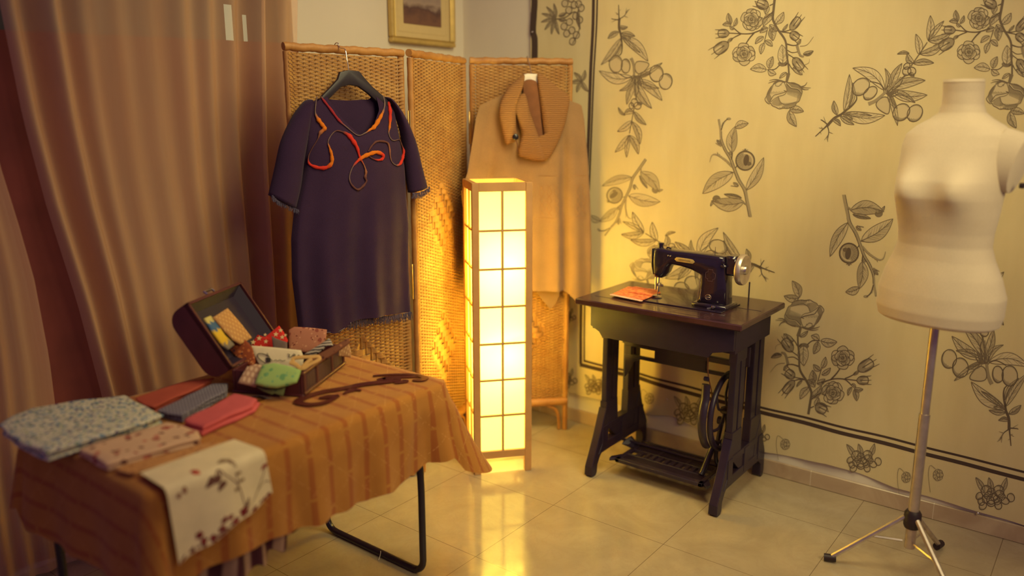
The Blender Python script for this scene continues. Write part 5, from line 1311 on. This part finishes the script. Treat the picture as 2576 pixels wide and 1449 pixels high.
def rstem(pts, w, col):
    P = catmull(pts, 6)
    for (x0, y0), (x1, y1) in zip(P, P[1:]):
        dx, dy = x1 - x0, y1 - y0; L = math.hypot(dx, dy) or 1; nx, ny = -dy / L * w, dx / L * w
        cl = lambda u, v: (max(.002, min(.998, u)), max(.01, min(.995, v)))
        ids = [b.add(rp(*cl(*q), 2), col) for q in ((x0 + nx, y0 + ny), (x1 + nx, y1 + ny), (x1 - nx, y1 - ny), (x0 - nx, y0 - ny))]; b.face(ids, 1)
dkl, red, gry = srgb(112, 74, 62), srgb(140, 34, 44), srgb(150, 122, 92)
for c, a in (((.40, .42), 2.6), ((.48, .40), -1.1), ((.50, .50), 2.3)): rleaf(c, .06, .035, a, dkl)
for c, a in (((.63, .30), .2), ((.66, .34), 1.2), ((.60, .29), 2.8)): rleaf(c, .05, .022, a, gry)
rstem([(.52, .36), (.60, .46), (.66, .60), (.68, .78), (.68, .92)], .004, dkl); rstem([(.70, .94), (.82, .82), (.92, .66), (.99, .50)], .004, dkl); rstem([(.86, .78), (.94, .74), (.99, .80)], .004, dkl); rstem([(.66, .58), (.66, .46)], .003, dkl)
for c in ((.67, .44), (.69, .54), (.63, .62)):
    for k in range(4): rleaf((c[0] + .015, c[1]), .035, .010, -.9 + k * .5, gry)
rleaf((.96, .52), .05, .03, 2.4, srgb(160, 80, 64)); rleaf((.72, .84), .07, .018, -1.2, dkl)
for c, r in (((.66, .91), .05), ((.22, .86), .04), ((.25, .93), .035), ((.46, .86), .035), ((.52, .88), .03), ((.42, .92), .035), ((.56, .96), .04), ((.33, .94), .03), ((.78, .97), .03), ((.9, .97), .025), ((.95, .96), .02)): 
    for k in range(5): rleaf((c[0] + r * .5 * math.cos(k * 1.26), c[1] + r * .5 * math.sin(k * 1.26)), r * .6, r * .45, k * 1.26, red if (k + int(c[0] * 50)) % 2 else srgb(116, 36, 40), 1 + k % 2)
for k in range(34): rleaf((rnd.random(), .955 + .035 * rnd.random()), .022, .014, rnd.random() * 6, srgb(140, 92, 72) if k % 2 else srgb(116, 58, 52))
for k in range(5): rleaf((.33 + .018 * math.cos(k * 1.26), .30 + .025 * math.sin(k * 1.26)), .022, .02, k * 1.26, srgb(196, 72, 56))
for c in ((.16, .40), (.10, .42)): rleaf(c, .03, .02, 1.4, srgb(150, 104, 84))
b.build('printed_cloth', M_RUN, rn, colors=True, angle=180)

# ------------------------------------------------------------------ curved wooden ruler
M_RULER = mat('brown_tortoise_plastic', srgb(92, 42, 34), .28, var=.2, nscale=40, coat=.3)
fcv = thing('french_curve', on_z(910, 985, CT), 'long brown French curve ruler with scrolled ends on the ochre cloth', 'ruler')
b = MB(); zc = CT + .003
def rpx(zx, zy): return (720 + zx / 6.78, 920 + zy / 6.78)
def ribbon(pts, w):
    C = catmull([tuple(on_z(*rpx(*p), zc)) for p in pts], 6); W = [interp(i / (len(C) - 1), w) for i in range(len(C))]
    R_ = []
    for i, p in enumerate(C):
        p = Vector(p); t_ = Vector(C[min(i + 1, len(C) - 1)]) - Vector(C[max(i - 1, 0)]); t_.normalize(); n_ = Vector((-t_.y, t_.x, 0)) * W[i]
        R_.append([p + n_, p + n_ + Vector((0, 0, .003)), p - n_ + Vector((0, 0, .003)), p - n_])
    b.loft(R_, True, True)
ribbon([(900, 520), (800, 575), (640, 640), (420, 670), (250, 650), (200, 615), (280, 565), (450, 500), (700, 440), (1000, 390), (1250, 335), (1500, 300), (1700, 280), (1850, 262), (1900, 240), (1800, 225), (1640, 235), (1560, 250)], [(0, .004), (.1, .009), (.25, .012), (.35, .013), (.5, .012), (.6, .013), (.75, .011), (.9, .012), (1, .006)])
ribbon([(560, 560), (660, 545), (780, 530), (900, 515)], [(0, .004), (.5, .014), (1, .006)])
ribbon([(980, 485), (1080, 440), (1160, 420), (1280, 430)], [(0, .003), (.5, .012), (1, .003)])
ribbon([(1850, 300), (1950, 290), (2050, 268), (1980, 255)], [(0, .004), (.5, .010), (1, .003)])
ribbon([(1480, 182), (1700, 165), (1950, 158), (2150, 165), (2300, 190), (2370, 215), (2320, 245), (2220, 255), (2160, 252)], [(0, .004), (.4, .009), (.75, .012), (1, .005)])
ribbon([(1640, 235), (1750, 215), (1900, 205), (2100, 200), (2250, 195)], [(0, .010), (.5, .008), (1, .005)])
b.build('scrolled_blade', M_RULER, fcv, angle=40)
# ------------------------------------------------------------------ open sewing case full of fabric scraps
BN = Vector((1.345, 1.790, CT + .0025)); BA = Vector((.89, .456, 0)).normalized(); BB = Vector((-BA.y, BA.x, 0)); BZ = Vector((0, 0, 1))
LA, LB, BH = .300, .215, .068
def bx(a, b_, z): return BN + BA * a + BB * b_ + BZ * z
MBX = Matrix(((BA.x, BB.x, 0, BN.x), (BA.y, BB.y, 0, BN.y), (0, 0, 1, BN.z), (0, 0, 0, 1)))
case = thing('sewing_case', bx(LA / 2, LB / 2, 0), 'dark sewing case standing open on the ochre cloth with its lid tipped back', 'case')
M_CASE = mat('oxblood_leather', srgb(84, 34, 38), .5, var=.2, nscale=14, bump=.15, bscale=160)
M_NAVY = mat('navy_lining_silk', srgb(38, 22, 48), .7, var=.1, nscale=8)
t = NT('dark_woven_side'); wv = t.n('ShaderNodeTexBrick'); t.t.links.new(t.coord('Generated', (14, 14, 5)), wv.inputs['Vector']); wv.inputs['Color1'].default_value = srgb(92, 58, 54); wv.inputs['Color2'].default_value = srgb(70, 40, 40); wv.inputs['Mortar'].default_value = srgb(48, 24, 26); wv.inputs['Scale'].default_value = 2.2; wv.inputs['Mortar Size'].default_value = .03
t.base(wv.outputs['Color']); t.set(Roughness=.85); t.bump(wv.outputs['Fac'], -.5, .002); M_WOV = t.mat
b = MB(MBX)
th = .008
b.box((0, 0, 0), (LA, LB, .006), .002); b.box((0, 0, 0), (LA, th, BH), .002); b.box((0, LB - th, 0), (LA, LB, BH), .002); b.box((0, th, 0), (th, LB - th, BH), .002); b.box((LA - th, th, 0), (LA, LB - th, BH), .002)
b.box((-.004, -.004, 0), (LA + .004, LB + .004, .007), .003)
b.build('case_body', M_CASE, case, angle=30)
b = MB(MBX)
for a0, a1 in ((.020, .085), (.10, .195), (.21, .285)):
    b.box((a0, -.0035, .012), (a1, 0, BH - .008), .0015)
b.build('woven_side', M_WOV, case, angle=30)
b = MB(MBX)
for a in (.008, .0925, .2025, .292): b.tube([(a, -.003, .004), (a, -.003, BH)], .0045, 8)
b.tube([(0, -.005, .009), (LA, -.005, .009)], .004, 8); b.tube([(0, -.002, BH), (LA, -.002, BH)], .004, 8); b.build('edge_binding', mat('twisted_cane_binding', srgb(110, 66, 48), .5), case)
ang = math.radians(56)
LE = BB * math.cos(ang) + BZ * math.sin(ang); LF = BB * math.sin(ang) - BZ * math.cos(ang)
HG = bx(0, LB, BH + .004)
def lp(a, s, d): return HG + BA * a + LE * s + LF * d
LS, LD = .225, .082
prof = [(0, 0), (LS, 0), (LS, .035)] + [(LS - .045 + .045 * math.cos(x), .037 + .045 * math.sin(x)) for x in [PI / 2 * i / 6 for i in range(1, 7)]] + [(.045 - .045 * math.sin(x), .037 + .045 * math.cos(x)) for x in [PI / 2 * i / 6 for i in range(0, 7)]]
inn = [(.5 * LS + (s - .5 * LS) * (1 - .018 / LS * 2), d - .009 if d > .01 else -.0005) for s, d in prof]
b = MB()
A = [0, LA]
o0 = [b.add(lp(0, *q)) for q in prof]; o1 = [b.add(lp(LA, *q)) for q in prof]
n_ = len(prof)
b.face(list(o0)); b.face(list(reversed(o1)))
for k in range(1, n_): b.face((o0[k], o1[k], o1[(k + 1) % n_], o0[(k + 1) % n_]))
# raised lip round the opening
for lo, hi in (((0, 0), (LA, .008)), ((0, LS - .008), (LA, LS)), ((0, 0), (.008, LS)), ((LA - .008, 0), (LA, LS))):
    b.loft([[lp(lo[0], lo[1], d), lp(hi[0], lo[1], d), lp(hi[0], hi[1], d), lp(lo[0], hi[1], d)] for d in (-.004, .012)], True, True)
b.build('lid', M_CASE, case, angle=40)
b = MB(); b.loft([[lp(.008, .008, .004), lp(LA - .008, .008, .004), lp(LA - .008, LS - .008, .004), lp(.008, LS - .008, .004)], [lp(.03, .03, .03), lp(LA - .03, .03, .03), lp(LA - .03, LS - .03, .03), lp(.03, LS - .03, .03)]], True, False)
b.face((4, 5, 6, 7)); b.build('lid_lining', M_NAVY, case, smooth=False)
b = MB(); b.box((0, 0, 0), (.02, .014, .006), .002); 
b = MB(); b.tube([lp(.12, LS + .003, .006), lp(.12, LS + .014, .010), lp(.16, LS + .014, .010), lp(.16, LS + .003, .006)], .004, 8); b.build('lid_clasp', M_CHROME, case)
for a in (.06, .24):
    b = MB(); b.tube([bx(a - .015, LB + .003, BH + .002), bx(a + .015, LB + .003, BH + .002)], .004, 8); b.build('hinge', M_CHROME, case)

GR = 'fabric scraps in the open sewing case'
FH = Vector((FW.x, FW.y, 0)).normalized()
def scrap(name, label, px, anchor, m, tilt=.5, front=.006, cat='fabric scrap', nrm=None, stars=None, group=GR, extra=None):
    n = nrm or (-FH * math.cos(tilt) + BZ * math.sin(tilt)); n = n.normalized()
    P = [on_pl(x, y, anchor, n) for x, y in px]
    Q = []
    for i in range(len(P)):
        a, d = P[i], P[(i + 1) % len(P)]
        for k in range(3): Q.append(a.lerp(d, k / 3))
    c = sum(Q, Vector()) / len(Q); lo = min(q.z for q in Q)
    tg = thing(name, Vector((c.x, c.y, max(lo, CT + .01))), label, cat, group)
    b = MB(); b.puff(Q, n, front * .8, .003, 5, pw=.28)
    ms = [m]
    if stars:
        ms.append(stars[0]); b.m = 1
        for x, y, r in stars[1]:
            p = on_pl(x, y, Vector(anchor) + n * (front * .8 + .0006), n); u = Vector((RT.x, RT.y, 0)); w = n.cross(u)
            pts = [p + (u * math.cos(PI * k / 5 + .3) + w * math.sin(PI * k / 5 + .3)) * (r if k % 2 == 0 else r * .42) for k in range(10)]
            i0 = b.add(p); ids = [b.add(q) for q in pts]
            for k in range(10): b.face((i0, ids[k], ids[(k + 1) % 10]), 1)
        b.m = 0
    b.build('cloth', ms, tg, angle=60)
    if extra: extra(tg, anchor, n)
    return tg
n_lid = -LF
t = NT('yellow_and_blue_print'); s = t.sep(t.coord('Generated')); v = t.math('ADD', s[2], t.math('MULTIPLY', t.math('SUBTRACT', t.noise(6, 2, co=t.coord('Generated')), .5), .3))
t.base(t.ramp(v, [(.0, srgb(120, 110, 96)), (.2, srgb(128, 116, 100)), (.26, srgb(214, 170, 40)), (.60, srgb(220, 180, 50)), (.66, srgb(66, 100, 136)), (.84, srgb(66, 100, 136)), (.9, srgb(208, 190, 110))])); t.set(Roughness=.9); M_YB = t.mat
scrap('fabric_scrap', 'narrow yellow scrap with a blue patch tucked along the lid side', [(513, 801), (529, 794), (548, 818), (566, 845), (590, 868), (575, 880), (558, 868), (536, 838)], lp(.03, .12, -.006), M_YB, nrm=n_lid)
scrap('fabric_scrap', 'tan scrap with rows of pale dots leaning inside the lid', [(536, 798), (572, 775), (604, 812), (634, 850), (606, 866), (588, 856), (560, 826)], lp(.08, .12, -.014), dots('tan_pin_dots', srgb(186, 138, 88), srgb(212, 172, 110), 95, .22), nrm=n_lid)
scrap('fabric_scrap', 'rust and orange flowered scrap below the lid lining', [(572, 874), (590, 858), (612, 850), (634, 872), (642, 905), (640, 928), (616, 914), (592, 896)], bx(.11, .19, .11), floral('rust_flower_cotton', srgb(150, 76, 48), [(srgb(200, 116, 64), 60, .3), (srgb(96, 56, 60), 48, .24), (srgb(206, 140, 92), 90, .2)], 50))
M_STAR = plain('cream_star_print', srgb(240, 206, 150))
scrap('fabric_scrap', 'bright red scrap printed with cream stars', [(630, 868), (648, 842), (666, 848), (684, 834), (702, 819), (714, 836), (724, 856), (716, 876), (690, 880), (640, 880)], bx(.22, .15, .12), plain('scarlet_cotton', srgb(214, 56, 48)), stars=(M_STAR, [(652, 851, .009), (637, 861, .009), (669, 859, .008), (694, 841, .009), (706, 831, .008), (710, 848, .008), (656, 873, .008), (667, 842, .006), (718, 843, .006)]))
scrap('fabric_scrap', 'small plain slate grey felt scrap in front of the red starred one', [(683, 845), (696, 852), (722, 861), (722, 882), (688, 882)], bx(.19, .12, .115), plain('slate_felt', srgb(118, 100, 92)), front=.004)
scrap('fabric_scrap', 'dusky pink brown scrap printed with round flowers at the back of the case', [(726, 830), (740, 822), (780, 824), (822, 829), (820, 850), (806, 878), (780, 888), (726, 882)], bx(.29, .10, .10), floral('round_flower_cotton', srgb(184, 122, 96), [(srgb(150, 82, 68), 44, .28), (srgb(206, 150, 116), 60, .22), (srgb(120, 60, 52), 70, .18)], 40))
def card_art(tg, anchor, n):
    b = MB(); pr = lambda x, y: on_pl(x, y, Vector(anchor) + n * .0052, n)
    b.tube([pr(x, y) for x, y in catmull([(668, 914), (652, 902), (648, 892), (655, 889), (668, 892), (678, 898)], 6)], .0011, 5)
    b.tube([pr(x, y) for x, y in catmull([(672, 888), (678, 900), (686, 908)], 5)], .0009, 5)
    b.prism([pr(x, y) for x, y in ((667, 901), (674, 899), (680, 902), (681, 911), (670, 912), (670, 905))], n * .0006)
    b.tube([pr(x, y) for x, y in catmull([(688, 908), (694, 905), (698, 908), (704, 905), (710, 908), (718, 906)], 5)], .0007, 5)
    for dx in (0, 14): b.tube([pr(x + dx, y) for x, y in catmull([(724, 890), (729, 893), (726, 897), (732, 898), (737, 893), (741, 896)], 5)], .0010, 5)
    b.build('ink_drawing', mat('black_card_ink', srgb(50, 40, 38), .8), tg)
scrap('paper_card', 'white card with a hand-drawn black loop and spool standing in the case', [(629, 869), (690, 874), (757, 881), (764, 900), (760, 928), (700, 925), (652, 918), (640, 892)], bx(.13, .11, .10), plain('white_card', srgb(236, 218, 178)), front=.003, cat='card', group=None, extra=card_art)
scrap('fabric_scrap', 'beige scrap with raised cream dots hanging over the left end of the case', [(598, 963), (612, 938), (622, 922), (645, 916), (664, 920), (660, 950), (642, 974), (618, 968)], bx(-.004, .175, .075), dots('beige_cream_dots', srgb(186, 146, 116), srgb(222, 188, 150), 78, .34), tilt=.7)
M_MINT = floral('mint_fruit_print', srgb(158, 188, 110), [(srgb(112, 160, 104), 30, .27), (srgb(120, 170, 120), 52, .2)], 30)
scrap('fabric_scrap', 'folded mint green scrap printed with darker green fruit draped over the case front', [(640, 966), (650, 940), (660, 918), (690, 913), (724, 920), (757, 931), (752, 948), (746, 962), (722, 970), (696, 976), (668, 974)], bx(-.012, .085, .078), M_MINT, tilt=.75, front=.010)
scrap('fabric_scrap', 'lower mint layer hanging down below the folded mint scrap', [(642, 972), (668, 978), (700, 979), (718, 974), (712, 996), (704, 994), (690, 990), (684, 993), (660, 984)], bx(-.010, .085, .055), floral('grey_mint_print', srgb(124, 138, 88), [(srgb(100, 116, 84), 50, .3)], 40), tilt=.3, front=.005)
scrap('fabric_scrap', 'dark brown figured scrap along the right side of the case', [(770, 912), (800, 892), (842, 870), (878, 850), (880, 862), (850, 884), (812, 908), (780, 926)], bx(.15, .02, .085), floral('dark_brown_figured', srgb(120, 76, 56), [(srgb(160, 104, 72), 50, .25), (srgb(84, 48, 42), 60, .25)], 40), tilt=.9)
t = NT('black_zigzag_ribbon'); wv = t.n('ShaderNodeTexWave', wave_type='BANDS', bands_direction='DIAGONAL'); t.t.links.new(t.coord(), wv.inputs['Vector']); wv.inputs['Scale'].default_value = 42; wv.inputs['Distortion'].default_value = 3
t.base(t.ramp(wv.outputs['Fac'], [(.5, srgb(178, 164, 148)), (.72, srgb(48, 36, 42))])); t.set(Roughness=.8)
scrap('ribbon', 'pale grey ribbon with black zigzag marks angled across the case', [(764, 892), (786, 878), (806, 866), (828, 851), (833, 856), (838, 870), (826, 866), (812, 880), (796, 892), (778, 896)], bx(.20, .05, .10), t.mat, tilt=.6, cat='ribbon', group=None)
scrap('fabric_scrap', 'small cream lace end hanging over the right wall of the case', [(838, 890), (856, 880), (876, 862), (882, 880), (884, 899), (866, 897), (848, 896)], bx(.27, -.010, .070), dots('cream_lace', srgb(176, 130, 88), srgb(206, 166, 116), 150, .25), tilt=.4, front=.004)
M_BAND = plain('cream_twill_tape', srgb(218, 172, 104))
tp = thing('twill_tape', bx(.10, .03, .07), 'cream twill tape folded into flat loops at the near corner of the case', 'tape')
b = MB(); an = bx(.085, .035, .088)
nb = (-FH * .75 + BZ * .66).normalized()
def tape(pts, w):
    C = [on_pl(x, y, an, nb) for x, y in catmull(pts, 6)]; R_ = []
    for i, p in enumerate(C):
        d = (C[min(i + 1, len(C) - 1)] - C[max(i - 1, 0)]).normalized(); u_ = nb.cross(d).normalized() * w
        R_.append([p + u_, p + u_ + nb * .004, p + nb * .006, p - u_ + nb * .004, p - u_])
    b.loft(R_, True, True)
tape([(738, 914), (738, 904), (750, 900), (780, 899), (800, 898), (804, 904), (796, 910), (780, 918), (766, 928), (762, 924), (776, 910), (786, 904)], .0052)
tape([(730, 912), (745, 918), (757, 928), (762, 926)], .0060)
b.build('tape_loops', M_BAND, tp, angle=60)
